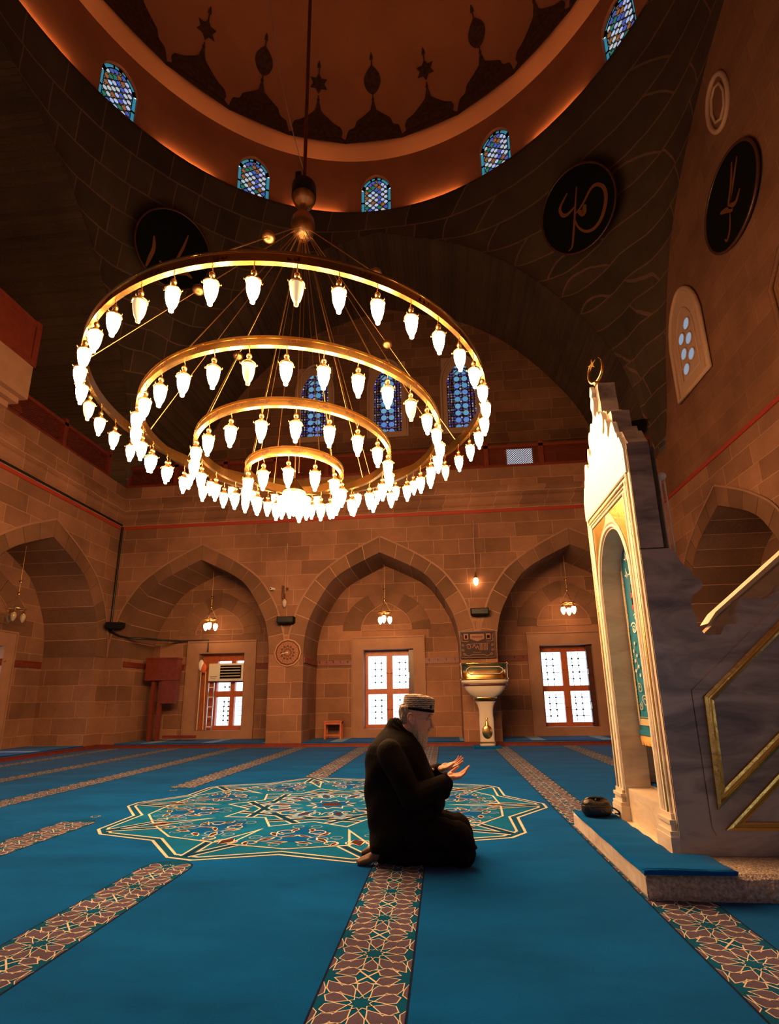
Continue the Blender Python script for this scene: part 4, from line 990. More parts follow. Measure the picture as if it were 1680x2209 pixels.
# far balustrade
mb = MBL(); mb.prism([(1.62, .134), (1.62, 1.05), (2.36, 1.70), (2.42, 1.77), (3.02, 2.23), (4.2, 3.2), (4.2, .134)], (0, YFR - .1, 0), (1, 0, 0), (0, 0, 1), (0, 1, 0), .10); mb.build('far_flank', [M['marble_lit']], mbx)
mb = MBL(); a = Vector((2.38, YFR - .12, 1.735)); b = Vector((4.2, YFR - .12, 3.2))
mb.prism([(2.30, 1.70), (4.2, 3.19), (4.2, 3.26), (2.38, 1.80)], (0, YFR - .13, 0), (1, 0, 0), (0, 0, 1), (0, 1, 0), .15); mb.build('handrail', [M['whitecut']], mbx)
mb = MBL(); mb.tube([(1.66, 3.78, 2.1), (1.66, 3.78, 2.66)], .006, 6); mb.tube([(1.69, 3.78, 2.1), (1.69, 3.78, 2.66)], .006, 6); mb.ell((1.675, 3.78, 2.69), (.032, .032, .032)); mb.build('globe_post', [M['whitecut']], mbx)
# plinth
mb = MB()
def rough_box(x0, x1, y0, y1, z0, z1, nx=46, jag=.010):
    rnd = random.Random(4)
    for i in range(nx):
        a, b = x0 + (x1 - x0) * i / nx, x0 + (x1 - x0) * (i + 1) / nx; j0, j1 = rnd.uniform(-jag, jag), 0
    return None
root = thing('stone_step', 'worn stone step running along the foot of the marble pulpit', 'step', (1.42, 4.0, 0))
mb = MB(); n = 60; rnd = random.Random(9)
edge = [(1.075 + .003 * math.sin(i * 1.7) * rnd.random() - .004 * (rnd.random() > .9), 3.35 + (5.02 - 3.35) * i / n) for i in range(n + 1)]
P = [[(x - 1.42 + .010, y - 4.0, 0), (x - 1.42, y - 4.0, .02), (x - 1.42 + .002 * rnd.random(), y - 4.0, .115), (x - 1.42 + .012 + .01 * rnd.random(), y - 4.0, .134), (.10, y - 4.0, .134)] for x, y in edge]; mb.grid(P, 0, False)
mb.build('front_block', [M['marble_lit']], root)
mb = MB(); n = 90; P = []
for i in range(n + 1):
    x = 1.075 + (4.4 - 1.075) * i / n; j = rnd.uniform(-.012, .004) if i else 0
    P.append([(x - 1.42, -.65 + j * .5, 0), (x - 1.42, -.66 + j, .03), (x - 1.42, -.655 + j, .07), (x - 1.42, -.645 + j * .5, .115 + rnd.uniform(-.01, .004)), (x - 1.42, -.62, .132), (x - 1.42, .2, .134)])
mb.grid(P, 0, False); mb.build('rough_edge', [M['roughstone']], root)
mb = MB(); mb.box(.0, 3.0, -.29, 1.0, .0, .133); mb.build('core_block', [M['roughstone']], root)
# rug on the step
mb = MB(); rows = []; n = 40
for i in range(n + 1):
    y = 3.32 + (4.93 - 3.32) * i / n; wx = .0025 * math.sin(i * .5)
    x0, x1 = 1.065 + wx, 1.362
    if y < 3.68: x1 = 1.55 + (3.32 - y) * -.02 + .004 * math.sin(i * .6)
    zz = .158 + .004 * math.sin(i * 1.1)
    rows.append([(x0 - .006, y, .138), (x0 - .004, y, zz - .004), (x0 + .02, y, zz)] + [(x0 + (x1 - x0) * t, y, zz + .003 * math.sin(6 * t + i)) for t in (.2, .4, .6, .8)] + [(x1 - .01, y, zz), (x1 + .002, y, zz - .006), (x1 + .002, y, .138)])
mb.grid(rows, 0, True)
mb.add([rows[0][k] for k in range(len(rows[0]))], [tuple(range(len(rows[0])))], 0)
mb.tube([p for p in rows[0][1:-1]], .009, 6, 0)
mb.tube([(p[0], p[1] + .028, p[2] + .001) for p in rows[0][1:-1]], .005, 6, 0)
o = mb.build('step_rug', [M['rug']]); tag(o, 'blue rug covering the stone step in front of the pulpit portal', 'rug')
# teal banner in the portal
root = thing('door_curtain', 'teal embroidered curtain hanging in the pulpit doorway', 'curtain', (1.590, YM, .80))
cur = carpet_mat('teal_satin', (.005, .15, .25), .15); cur.node_tree.nodes['Principled BSDF'].inputs['Roughness'].default_value = .5; cur.node_tree.nodes['Principled BSDF'].inputs['Specular IOR Level'].default_value = .4
M['embroid'] = mat('gold_embroidery', (.46, .36, .20), .6); M['embw'] = mat('white_embroidery', (.75, .72, .66), .6)
def cz(y): return .006 * math.sin(y * 18)
mb = MB(); ys = np.linspace(-.34, .34, 25)
def ctop(y): return 1.13 + .49 * max(0, 1 - (abs(y) / .37) ** 2.2) ** .55
P = [[(cz(y), y, 0), (cz(y), y, .9), (cz(y), y, ctop(y))] for y in ys]; mb.grid(P, 0, True)
mb.build('cloth', [cur], root)
def front(pts, w, nm_list, mbuf, x=-.012):
    for a, b in zip(pts[:-1], pts[1:]):
        d = np.array(b) - np.array(a); L_ = np.hypot(*d)
        if L_ < 1e-6: continue
        nn = np.array([-d[1], d[0]]) / L_ * w / 2
        mbuf.quad((x + cz(a[0]), a[0] + nn[0], a[1] + nn[1]), (x + cz(b[0]), b[0] + nn[0], b[1] + nn[1]), (x + cz(b[0]), b[0] - nn[0], b[1] - nn[1]), (x + cz(a[0]), a[0] - nn[0], a[1] - nn[1]))
mb = MB()
for s in (-1, 1): front([(s * .305, .10), (s * .305, 1.36)], .035, 0, mb, -.008)
front([(-.32, .095), (.32, .095)], .05, 0, mb, -.008)
for s in (-1, 1):
    for k in range(48): z = .12 + k * .025; mb.prism([(s * .285 - .004, z), (s * .285 + .004, z), (s * .285 + .004, z + .008), (s * .285 - .004, z + .008)], (-.010, 0, 0), (0, 1, 0), (0, 0, 1), (-1, 0, 0), .004)
for k in range(25): y = -.3 + k * .025; mb.prism([(y - .004, .128), (y + .004, .128), (y + .004, .136), (y - .004, .136)], (-.010, 0, 0), (0, 1, 0), (0, 0, 1), (-1, 0, 0), .004)
def spiral(cy, cz_, r, turns, sg, ph=0): return [(cy + sg * r * (1 - .7 * t) * math.cos(turns * 2 * PI * t + ph), cz_ + r * (1 - .7 * t) * math.sin(turns * 2 * PI * t + ph)) for t in np.linspace(0, 1, 20)]
for s in (-1, 1):
    front(spiral(s * .14, .26, .05, 1.4, s), .008, 0, mb); front(spiral(s * .20, .36, .04, 1.3, s, 1), .007, 0, mb); front(spiral(s * .08, .33, .035, 1.3, -s, 2), .007, 0, mb)
    front(spiral(s * .22, .22, .035, 1.3, s, 2), .008, 0, mb)
    front(catmull([(s * .20, .36), (s * .23, .45), (s * .19, .55), (s * .22, .64), (s * .20, .72)], 5), .006, 0, mb)
mb.build('gold_border', [M['embroid']], root)
mb = MB()
for s in (-1, 1):
    for (y, z) in ((.24, .50), (.17, .53), (.23, .58), (.18, .62), (.24, .66), (.20, .72), (.16, .46)):
        for k in range(5):
            a = k * 2 * PI / 5; mb.ell((-.012, s * y + .010 * math.cos(a), z + .010 * math.sin(a)), (.002, .007, .007), 0, 6, 4)
    front(spiral(s * .17, .84, .055, 1.0, s, .5), .012, 0, mb); front(spiral(s * .17, .84, .025, 1.0, s, .5), .008, 0, mb); front(spiral(s * .12, .93, .03, 1.0, s, .5), .009, 0, mb)
for (z, w) in ((1.28, .18), (1.42, .16)):
    rnd = random.Random(int(z * 100))
    for k in range(7):
        y = -w + 2 * w * k / 6; front([(y - .02, z), (y, z + .05), (y + .015, z + .01), (y + .035, z + .02)], .008, 0, mb); front([(y, z - .01), (y + .01, z + .08)], .006, 0, mb)
front([(.262, .86), (.262, 1.43)], .004, 0, mb)
mb.build('white_embroidery', [M['embw']], root)
mb = MB(); mb.box(-.016, -.010, -.14, .14, 1.09, 1.13, 1); mb.box(-.016, -.010, -.13, .13, 1.03, 1.09, 2); mb.box(-.016, -.010, -.14, .14, .99, 1.03, 1); mb.box(-.016, -.010, -.12, .12, 1.13, 1.2, 2)
mb.lathe([(.0, 0), (.028, 0.001), (.0, .002)], 12, (-.018, 0, 1.06), 3, ax=Matrix.Rotation(PI / 2, 3, 'Y'))
mb.build('woven_emblem', [cur, M['red'], M['black'], M['embw']], root)
mb = MB(); mb.box(-.02, .012, -.335, .335, -.005, .03); mb.build('hem', [cur], root)
mb = MB(); rnd = random.Random(2)
for k in range(80): y = -.33 + .66 * k / 79; mb.tube([(-.004, y, 0.0), (-.008, y, -.04), (-.004 + rnd.uniform(-.006, .006), y + rnd.uniform(-.004, .004), -.085)], [.006, .0065, .004], 4)
mb.build('tassel_fringe', [mat('golden_fringe', (.78, .46, .14), .5)], root)
# black pouch on the step
root = thing('leather_pouch', 'small black leather pouch lying on the rug at the portal', 'pouch', (1.195, 4.72, .166))
mb = MB(); P = []
for i in range(24):
    a = 2 * PI * i / 24; row = []
    for (q, z) in ((.2, 0), (.85, 0.0), (1.0, .02), (1.03, .055), (1.0, .085), (.9, .105), (.6, .118), (.1, .120)):
        row.append((.115 * q * abs(math.cos(a)) ** .8 * (1 if math.cos(a) > 0 else -1), .075 * q * abs(math.sin(a)) ** .8 * (1 if math.sin(a) > 0 else -1), z * (1 + .08 * math.sin(a * 2 + 1))))
    P.append(row)
mb.grid(P, 0, True, cu=True); leather = mat('black_leather', (.008, .005, .004), .3, bump=.4, bs=30); mb.build('body', [leather], root)
mb = MB(); mb.tube([(.120 * math.cos(a), .08 * math.sin(a), .075) for a in np.linspace(0, 2 * PI, 30)[:-1]], .004, 5, closed=True); mb.build('zip', [M['blackmetal']], root)
mb = MB(); mb.tube(catmull([(.11, -.01, .06), (.14, -.02, .05), (.165, -.03, .03), (.17, -.01, .01), (.15, .02, .008)], 5), .007, 6); mb.build('wrist_strap', [leather], root)
mb = MB(); mb.tube(catmull([(-.09, 0, .105), (-.06, -.01, .128), (0, -.01, .135), (.06, 0, .125), (.09, 0, .105)], 5), .010, 6); mb.build('handle', [leather], root)
# ================================================================== fittings on and near the walls
def hang_lamp(loc, label, lit=True, topz=4.75, n=3, rot=0):
    root = thing('niche_lamp', label, 'hanging lamp', loc, 'hanging lamps in the arched bays', rot)
    L = topz - loc[2]
    mb = MB(); mb.tube([(0, 0, .55), (0, 0, L)], .006, 5); mb.lathe([(.0, .78), (.015, .80), (.045, .86), (.012, .84), (0, .82)], 10); mb.lathe([(0, .50), (.03, .51), (.04, .55), (.02, .59), (.0, .60)], 10)
    mb.build('drop_rod', [M['brass']], root)
    mb = MB()
    for k in range(3): a = k * 2 * PI / 3; mb.tube([(.01 * math.cos(a), .01 * math.sin(a), .52), (.17 * math.cos(a), .17 * math.sin(a), .215)], .006, 5)
    mb.build('stay', [M['brass']], root)
    mb = MB(); mb.tube([(.175 * math.cos(t), .175 * math.sin(t), .20) for t in np.linspace(0, 2 * PI, 29)[:-1]], .018, 6, closed=True); mb.lathe([(0, .17), (.05, .18), (.07, .21), (.03, .24), (0, .25)], 14)
    for k in range(3): a = k * 2 * PI / 3; mb.tube([(0, 0, .205), (.17 * math.cos(a), .17 * math.sin(a), .205)], .008, 5)
    mb.build('hoop', [M['brass']], root)
    for k in range(n):
        a = k * 2 * PI / 3 + .5; x, y = .15 * math.cos(a), .15 * math.sin(a)
        mb = MB(); mb.lathe([(.0, .19), (.012, .17), (.02, .15), (.035, .12), (.05, .10), (.05, .09), (.0, .09)], 10, (x, y, 0)); s = mb.build('lamp_cap', [M['brass']], root)
        mb = MB(); mb.lathe([(.04, .095), (.058, .06), (.062, .02), (.052, -.03), (.032, -.075), (.012, -.10), (.0, -.105)], 12, (x, y, 0)); mb.build('glass_shade', [M['bulb_far'] if lit else M['bulb_off']], s)
    return root
hang_lamp((CX + .03, 13.9, 3.20), 'lit brass lamp hanging in the middle arched bay of the rear wall')
hang_lamp((CX - 4.88, 13.9, 3.16), 'lit brass lamp hanging in the left arched bay above the air conditioner', rot=.3)
hang_lamp((CX + 4.90, 13.9, 3.30), 'lit brass lamp hanging in the arched bay nearest the marble pulpit', topz=4.8, rot=.8)
hang_lamp((XR + .75, 9.05, 3.28), 'unlit brass lamp in the arched bay behind the pulpit handrail', lit=False, rot=.2)
hang_lamp((XL - .75, 10.85, 3.05), 'unlit brass lamp in the left wall arched bay', lit=False, rot=.5)
# single pendant, lit, and its unlit twin
def pendant(x, z, lit, label):
    root = thing('pendant_lamp', label, 'pendant lamp', (x, YB - .10, z))
    mb = MB(); mb.tube([(0, 0, .13), (0, .02, 1.0), (.02, .04, 1.62)], .006, 5); mb.build('wire', [M['mortar']], root)
    mb = MB(); mb.lathe([(0, .24), (.012, .23), (.012, .14), (.035, .12), (.05, .08), (.055, .06), (.0, .055)], 12); mb.build('lamp_cap', [M['brass']], root)
    mb = MB(); mb.lathe([(.045, .06), (.062, .02), (.06, -.03), (.045, -.09), (.02, -.13), (.0, -.14)], 12); mb.build('glass_shade', [M['bulb_far'] if lit else mat('clear_lamp_glass', (.45, .35, .28), .1)], root)
    return root
pendant(.905, 4.02, True, 'lit bulb pendant hanging above the speaker beside the framed panel')
p = pendant(-4.08, 3.62, False, 'unlit pendant hanging above the clock pillar')
mb = MB(); mb.tube([(-.05, 0, .1), (-.06, 0, .45)], .03, 6); mb.ell((.06, 0, .36), (.03, .03, .04)); mb.build('bracket', [M['darkwood']], p)
# loudspeakers
for (x, z, y, lab, rz) in ((-4.02, 3.14, YB, 'black loudspeaker above the round wooden clock', 0), (.95, 3.20, YB, 'black loudspeaker below the lit pendant bulb', 0)):
    root = thing('loudspeaker', lab, 'speaker', (x, y, z), 'loudspeakers on the piers')
    mb = MB(); mb.prism([(-.22, .09), (.22, .09), (.22, -.06), (.17, -.10), (-.17, -.10), (-.22, -.06)], (0, -.02, 0), (1, 0, 0), (0, 0, 1), (0, -1, 0), .20); mb.build('cabinet', [M['black']], root)
    mb = MB(); mb.box(-.20, .20, -.225, -.22, -.05, .075); mb.build('grille', [M['blackmetal']], root)
    mb = MB(); mb.box(-.04, .04, -.03, 0, -.05, .05); mb.build('bracket', [M['blackmetal']], root)
root = thing('loudspeaker', 'black loudspeaker on the black pipe in the left corner', 'speaker', (-8.78, YB - .03, 3.12), 'loudspeakers on the piers')
mb = MB(); mb.prism([(-.22, .08), (.24, .08), (.24, -.05), (.17, -.09), (-.17, -.09), (-.22, -.05)], (0, 0, 0), (.8, .6, 0), (0, 0, 1), (.6, -.8, 0), .16); mb.v = [(x + .12, y - .17, z) for x, y, z in mb.v]; mb.build('cabinet', [M['black']], root)
# security camera
root = thing('security_camera', 'small white security camera beside the pendant over the clock', 'camera', (-4.40, YB, 4.0))
mb = MB(); mb.tube([(0, -.02, 0), (-.05, -.17, -.01)], .035, 12); mb.build('housing', [M['white']], root)
mb = MB(); mb.tube([(-.05, -.171, -.01), (-.053, -.178, -.01)], .022, 12); mb.build('lens', [M['black']], root)
# cables in the piers
for x in (-4.0, .93):
    mb = MB(); mb.tube([(x - .1, YB - .012, 2.78), (x - .1, YB - .012, 3.0)], .012, 5); mb.tube([(x + .18, YB - .012, 2.78), (x + .18, YB - .012, 3.0)], .012, 5); mb.box(x - .11, x + .19, YB - .02, YB - .0, 2.74, 2.79)
    o = mb.build('cable_trunking', [M['plainstone']]); tag(o, 'thin cable trunking under the loudspeaker ' + ('over the clock' if x < 0 else 'over the framed panel'), 'trunking')
# clock
root = thing('wall_clock', 'round carved wooden clock on the pillar', 'clock', (-3.97, YB - .02, 2.315))
def ngon(r, n=12, ph=PI / 12 * 0): return [(r * math.cos(ph + 2 * PI * k / n), r * math.sin(ph + 2 * PI * k / n)) for k in range(n)]
tan = mat('tan_wood', (.42, .19, .07), .45); dk = mat('reddish_dark_wood', (.07, .014, .006), .5)
tan2 = mat('dial_wood', (.28, .10, .035), .5)
for r, d, m_, nm in ((.355, .02, tan, 'outer_rim'), (.325, .03, dk, 'dark_band'), (.285, .035, tan2, 'dial')):
    mb = MB(); mb.prism(ngon(r), (0, 0, 0), (1, 0, 0), (0, 0, 1), (0, -1, 0), d); mb.build(nm, [m_], root)
mb = MB()
for k in range(12):
    a = 2 * PI * k / 12; mb.prism([(.165 * math.cos(a) + x, .165 * math.sin(a) + y) for x, y in ngon(.028, 8)], (0, -.035, 0), (1, 0, 0), (0, 0, 1), (0, -1, 0), .004)
    for r in (.10, .23): mb.prism([(r * math.cos(a + .26) + x, r * math.sin(a + .26) + y) for x, y in ngon(.013, 6)], (0, -.035, 0), (1, 0, 0), (0, 0, 1), (0, -1, 0), .004)
    p, q = (.27 * math.cos(a), .27 * math.sin(a)), (.27 * math.cos(a + 2 * PI * 5 / 12), .27 * math.sin(a + 2 * PI * 5 / 12)); mb.tube([(p[0], -.037, p[1]), (q[0], -.037, q[1])], .004, 4)
mb.build('fretwork', [dk], root)
mb = MB(); mb.tube([(0, -.05, 0), (-.155, -.05, -.022)], .006, 5); mb.tube([(0, -.05, 0), (.01, -.05, .0)], .006, 5); mb.ell((0, -.05, 0), (.016, .01, .016)); mb.build('hand', [M['white']], root)
# framed calligraphy panel on the right pier
root = thing('framed_calligraphy', 'dark red framed calligraphy panel above the gilded pedestal', 'framed panel', (.86, YB - .03, 2.40))
pr, pd = mat('panel_ground', (.022, .004, .003), .7), mat('panel_lettering', (.26, .10, .05), .6)
mb = MB(); mb.box(-.42, .42, -.03, 0, -.32, .32); mb.build('board', [pr], root)
mb = MB()
for (a, b, c, d) in ((-.43, .43, .31, .335), (-.43, .43, -.335, -.31), (-.43, -.41, -.33, .33), (.41, .43, -.33, .33)): mb.box(a, b, -.045, 0, c, d)
mb.build('frame', [M['darkwood']], root)
mb = MB()
def rib(pts, w, y=-.033):
    for a, b in zip(pts[:-1], pts[1:]):
        d = np.array(b) - np.array(a); L_ = np.hypot(*d)
        if L_ < 1e-6: continue
        nn = np.array([-d[1], d[0]]) / L_ * w / 2; mb.quad((a[0] + nn[0], y, a[1] + nn[1]), (b[0] + nn[0], y, b[1] + nn[1]), (b[0] - nn[0], y, b[1] - nn[1]), (a[0] - nn[0], y, a[1] - nn[1]))
mb.prism([(-.17, .26), (.17, .26), (.17, .14), (0, .08), (-.17, .14)], (0, -.03, 0), (1, 0, 0), (0, 0, 1), (0, -1, 0), .004)
for s in (-1, 1):
    mb.prism([(s * .33, .27), (s * .22, .27), (s * .22, .13), (s * .33, .13)], (0, -.03, 0), (1, 0, 0), (0, 0, 1), (0, -1, 0), .003)
    rib([(s * .39, .25), (s * .37, .18), (s * .39, .10), (s * .34, .08), (s * .22, .08)], .012); rib(spiral(s * .36, -.02, .035, 1.2, s), .010); rib(spiral(s * .36, -.14, .035, 1.2, s), .010); rib(spiral(s * .33, -.24, .035, 1.3, s), .010); rib([(s * .30, -.25), (s * .22, -.28), (s * .14, -.25), (0, -.25)], .010)
for k in range(6): rib([(.06 + .035 * k, .02), (.06 + .035 * k, -.12), (.045 + .035 * k, -.14)], .014)
rib(spiral(-.22, -.06, .07, 1.1, -1, .5), .014); rib([(-.13, -.08), (-.08, .0), (-.04, -.10), (.0, -.03), (.03, -.12)], .016); rib([(-.26, .01), (.30, .03)], .008); rib([(-.12, -.19), (.08, -.19)], .010)
mb.build('lettering', [pd], root)
mb = MB(); rnd = random.Random(1)
for k in range(9): x = -.13 + k * .03; rib([(x, .15 + .02 * (k % 2)), (x + .01, .21), (x + .025, .17)], .007, -.036)
mb.prism([(-.30, .22), (-.25, .22), (-.25, .15), (-.30, .15)], (0, -.034, 0), (1, 0, 0), (0, 0, 1), (0, -1, 0), .003); mb.prism([(-.275, .25), (-.25, .22), (-.30, .22)], (0, -.034, 0), (1, 0, 0), (0, 0, 1), (0, -1, 0), .003); mb.prism([(.24, .23), (.31, .23), (.31, .15), (.24, .15)], (0, -.034, 0), (1, 0, 0), (0, 0, 1), (0, -1, 0), .003)
mb.build('dark_motifs', [M['black']], root)
# gilded sermon pedestal
root = thing('sermon_pedestal', 'white and gold goblet-shaped preaching pedestal under the calligraphy panel', 'pedestal', (.93, YB - .62, 0))
wm = mat('ivory_lacquer', (.55, .46, .36), .15); Ck = .38
def oct_(prof, mats, nm, n=32, c=(0, 0), kx=1, ky=.62, m=0):
    mb = MB(); P = []
    for k in range(n):
        a = 2 * PI * k / n; row = []
        for r, z in prof:
            ca, sa = math.cos(a), math.sin(a); f = 1 / max(abs(ca) ** 4 + abs(sa) ** 4, 1e-6) ** .25
            row.append((r * ca * f * kx, r * sa * f * ky, z))
        P.append(row)
    mb.grid(P, 0, True, cu=True); return mb.build(nm, mats, root)
oct_([(0, .05), (.17, .05), (.18, .09), (.17, .12), (.165, .2), (.165, .62), (.155, .72), (.16, .84), (.19, .95), (.235, 1.03)], [wm], 'stem')
oct_([(.20, .86 + .20), (.26, 1.09), (.27, 1.11), (.25, 1.13)], [M['gold']], 'bowl_foot')
oct_([(.25, 1.12), (.36, 1.19), (.44, 1.29), (.48, 1.38)], [wm], 'bowl')
oct_([(.47, 1.37), (.51, 1.39), (.51, 1.41), (.49, 1.43)], [M['darkwood']], 'bowl_band')
oct_([(.49, 1.43), (.53, 1.46), (.54, 1.50), (.50, 1.52)], [wm], 'cornice_band')
oct_([(.50, 1.50), (.555, 1.52), (.555, 1.54), (.535, 1.56), (.54, 1.86), (.56, 1.87), (.56, 1.90), (.50, 1.90), (.49, 1.6), (0, 1.6)], [M['gold']], 'gilded_drum')
mb = MB()
for (r0, z0, z1, a0, a1) in ((.0, 1.64, 1.80, -.36, .36),):
    pts = [(-.30, 1.64), (.30, 1.64), (.36, 1.68), (.38, 1.72), (.36, 1.76), (.30, 1.80), (-.30, 1.80), (-.36, 1.76), (-.38, 1.72), (-.36, 1.68)]
    mb.tube([(x * 1.1, -.345 - .012 * (1 - abs(x)), z) for x, z in pts], .010, 6, closed=True)
mb.build('cartouche', [wm], root)
for q, (x, z) in enumerate(((-.16, .09), (.16, .09))): pass
mb = MB(); mb.tube([(.17 * math.cos(t), -.11 * (1), .0) for t in (0, .01)], .001, 4)
mb = MB(); mb.ell((0, -.09, .36), (.12, .045, .16), 0, 18, 12); mb.lathe([(.05, .50), (.035, .58), (.02, .62), (.035, .66), (.0, .67)], 12, (0, -.09, 0)); mb.build('gold_vase', [M['gold']], root)
mb = MB(); mb.box(-.175, .175, -.118, .118, .12, .15); mb.build('gold_foot_band', [M['gold']], root)
mb = MB(); mb.box(-.32, .30, -.14, .45, .0, .045); o = mb.build('pedestal_mat', [M['rug']]); o.location = (.93, YB - .62, 0); tag(o, 'small blue mat under the gilded pedestal', 'mat')
# peg rails
def peg_rail(T, u0, u1, w, z, lab, axis='u', pegs=3):
    mb = MB(); o = np.array(T((u0 + u1) / 2, w, z)) if axis == 'u' else np.array(T(u0, (w + u1) / 2, z))
    root = thing('peg_rail', lab, 'coat rail', tuple(o))
    T2 = lambda a, b, c: tuple(np.array(T(a, b, c)) - o)
    if axis == 'u':
        mb.box(u0, u1, w - .03, w - .002, z - .075, z + .075, T=T2); mb.box(u0, u1, w - .045, w - .002, z + .06, z + .08, T=T2)
        mb.build('board', [M['redwood']], root)
        for k in range(pegs):
            u = u0 + (u1 - u0) * (k + .5) / pegs; p = MB(); p.tube([T2(u, w - .03, z + .02), T2(u, w - .10, z + .01), T2(u, w - .11, z + .05)], .009, 6); p.build('hook', [M['brass']], root)
    else:
        s = u1; mb.box(u0, u0 + s * .03, w, w + 1.35, z - .075, z + .075, T=T2); mb.build('board', [M['redwood']], root)
peg_rail(TB, -2.0, -1.0 + .04 - .04, DEP, 2.13, 'red peg rail left of the middle window', pegs=5)
peg_rail(TB, 1.06, 2.0, DEP, 2.13, 'red peg rail right of the middle window', pegs=4)
peg_rail(TB, 2.91, 3.85, DEP, 2.15, 'red peg rail left of the window nearest the pulpit', pegs=4)
peg_rail(TB, -3.76, -2.91, DEP, 2.10, 'red peg rail right of the air-conditioned window', pegs=3)
peg_rail(TB, -6.91, -5.9, DEP, 2.10, 'red peg rail left of the air-conditioned window', pegs=3)
peg_rail(TL, 3.95, 6.86, DEP, 2.10, 'dark red peg rail at the back of the left wall bay', pegs=6)
for (u, s, lab) in ((-2.0, 1, 'short red rail on the bay side beside the clock pillar'), (-6.91, 1, 'short red rail on the bay side in the left rear corner')):
    o = np.array(TB(u, 0, 2.13)); mb = MB(); mb.box(u + .002, u + .03, .05, DEP - .05, 2.06, 2.20, T=lambda a, b, c: tuple(np.array(TB(a, b, c)) - o)); r = mb.build('side_rail', [M['redwood']]); r.location = tuple(o); tag(r, lab, 'coat rail')
# low stool
root = thing('wooden_stool', 'small orange-red wooden stool left of the middle window', 'stool', (-2.98, 14.25, .117))
mb = MB(); mb.box(-.25, .25, -.16, .16, .44, .47); mb.build('seat', [M['wood']], root)
for sx in (-1, 1):
    for sy in (-1, 1): mb = MB(); mb.box(sx * .21 - .025, sx * .21 + .025, sy * .12 - .025, sy * .12 + .025, 0, .44); mb.build('leg', [M['wood']], root)
for z0, z1 in ((.37, .44), (.08, .12)): mb = MB(); mb.box(-.21, .21, -.135, -.115, z0, z1); mb.build('rail', [M['wood']], root)
# electrical cabinet and pipes in the left rear bay
root = thing('electrical_cabinet', 'red-brown box cabinet standing on two posts in the left rear bay', 'cabinet', (-7.75, 14.05, .117))
mb = MB(); mb.box(-.48, .42, -.14, .14, 1.60, 2.20); mb.box(-.50, .44, -.16, .14, 2.18, 2.22); mb.build('body', [M['redwood']], root)
mb = MB(); mb.box(.0, .40, -.10, .14, .98, 1.60); mb.box(.10, .26, -.11, -.10, 1.35, 1.48, 0); mb.build('lower_box', [M['redwood']], root)
for x in (-.28, -.06): mb = MB(); mb.box(x - .045, x + .045, -.05, .05, 0, 1.60); mb.build('post', [M['redwood']], root)
mb = MB(); mb.box(.12, 1.05, -.05, .0, .06, .14); mb.build('floor_conduit', [M['redwood']], root)
mb = MB()
mb.tube([(-8.86, YB - .05, 5.95), (-8.87, YB - .05, 5.0), (-8.87, YB - .05, 3.0)], .028, 8)
o = mb.build('black_pipe', [M['blackmetal']]); tag(o, 'black pipe running down the left rear corner from the string course', 'pipe')
mb = MB(); mb.tube([(-8.87, YB - .05, 3.0), (-8.6, YB - .03, 2.86), (-8.3, YB - .02, 2.80), (-7.95, YB + .2, 2.80), (-7.7, 14.3, 2.84), (-7.55, 14.57, 2.86), (-6.78, 14.57, 2.86), (-6.78, 14.57, 2.52)], .028, 8)
o = mb.build('black_conduit', [M['blackmetal']]); tag(o, 'black conduit crossing the left rear bay to the air conditioner window', 'pipe')
mb = MB(); mb.tube([(XL - .02 + .06, y, 6.0) for y in (-1, 3, 6, 9, 12, YB - .05)], .030, 6)
o = mb.build('black_conduit', [M['blackmetal']]); tag(o, 'black conduit laid above the red string course on the left wall', 'pipe')
# air conditioner
root = thing('air_conditioner', 'cream boxy air conditioner set in the left rear window', 'air conditioner', (-6.22, 14.72, 1.95))
mb = MB(); mb.box(-.50, .52, -.12, .25, -.25, .24); mb.build('housing', [M['cream']], root)
mb = MB(); mb.box(-.16, .46, -.128, -.118, -.19, .18); mb.build('air_outlet', [M['black']], root)
for k in range(4): mb = MB(); z = -.13 + .08 * k; mb.box(-.14, .44, -.15, -.125, z, z + .02); mb.build('louvre', [M['cream']], root)
mb = MB(); mb.box(-.46, -.24, -.125, -.12, -.14, -.125); mb.box(-.44, -.28, -.125, -.12, -.18, -.17); mb.build('marking_line', [M['darkwood']], root)
# ladder and poles leaning in the left rear window
root = thing('aluminium_ladder', 'pale aluminium ladder standing in the left rear window', 'ladder', (-6.60, 14.60, .35))
for x in (-.10, .06): mb = MB(); mb.box(x - .012, x + .012, -.015, .015, 0, 1.30); mb.build('stile', [mat('aluminium', (.6, .62, .66), .35, .8)], root)
for k in range(5): mb = MB(); mb.box(-.10, .06, -.02, .02, + .08 + .27 * k, .105 + .27 * k); mb.build('rung', [M['white']], root)
root = thing('cleaning_mop', 'pair of pale wooden poles with an orange top leaning in the left rear window', 'mop', (-6.90, 14.64, .35))
for x, l in ((-.08, 0.0), (.06, .10)): mb = MB(); mb.tube([(x + l * .4, 0, 0.01), (x, 0.02, 1.62)], .016, 8); mb.build('pole', [mat('pale_wood', (.62, .42, .22), .5)], root)
mb = MB(); mb.ell((0, 0, 1.72), (.09, .04, .14)); mb.build('mop_head', [mat('orange_plastic', (.65, .12, .03), .5)], root)
mb = MB(); mb.ell((-.08, .0, 1.80), (.08, .04, .16)); mb.build('white_cloth', [M['white']], root)
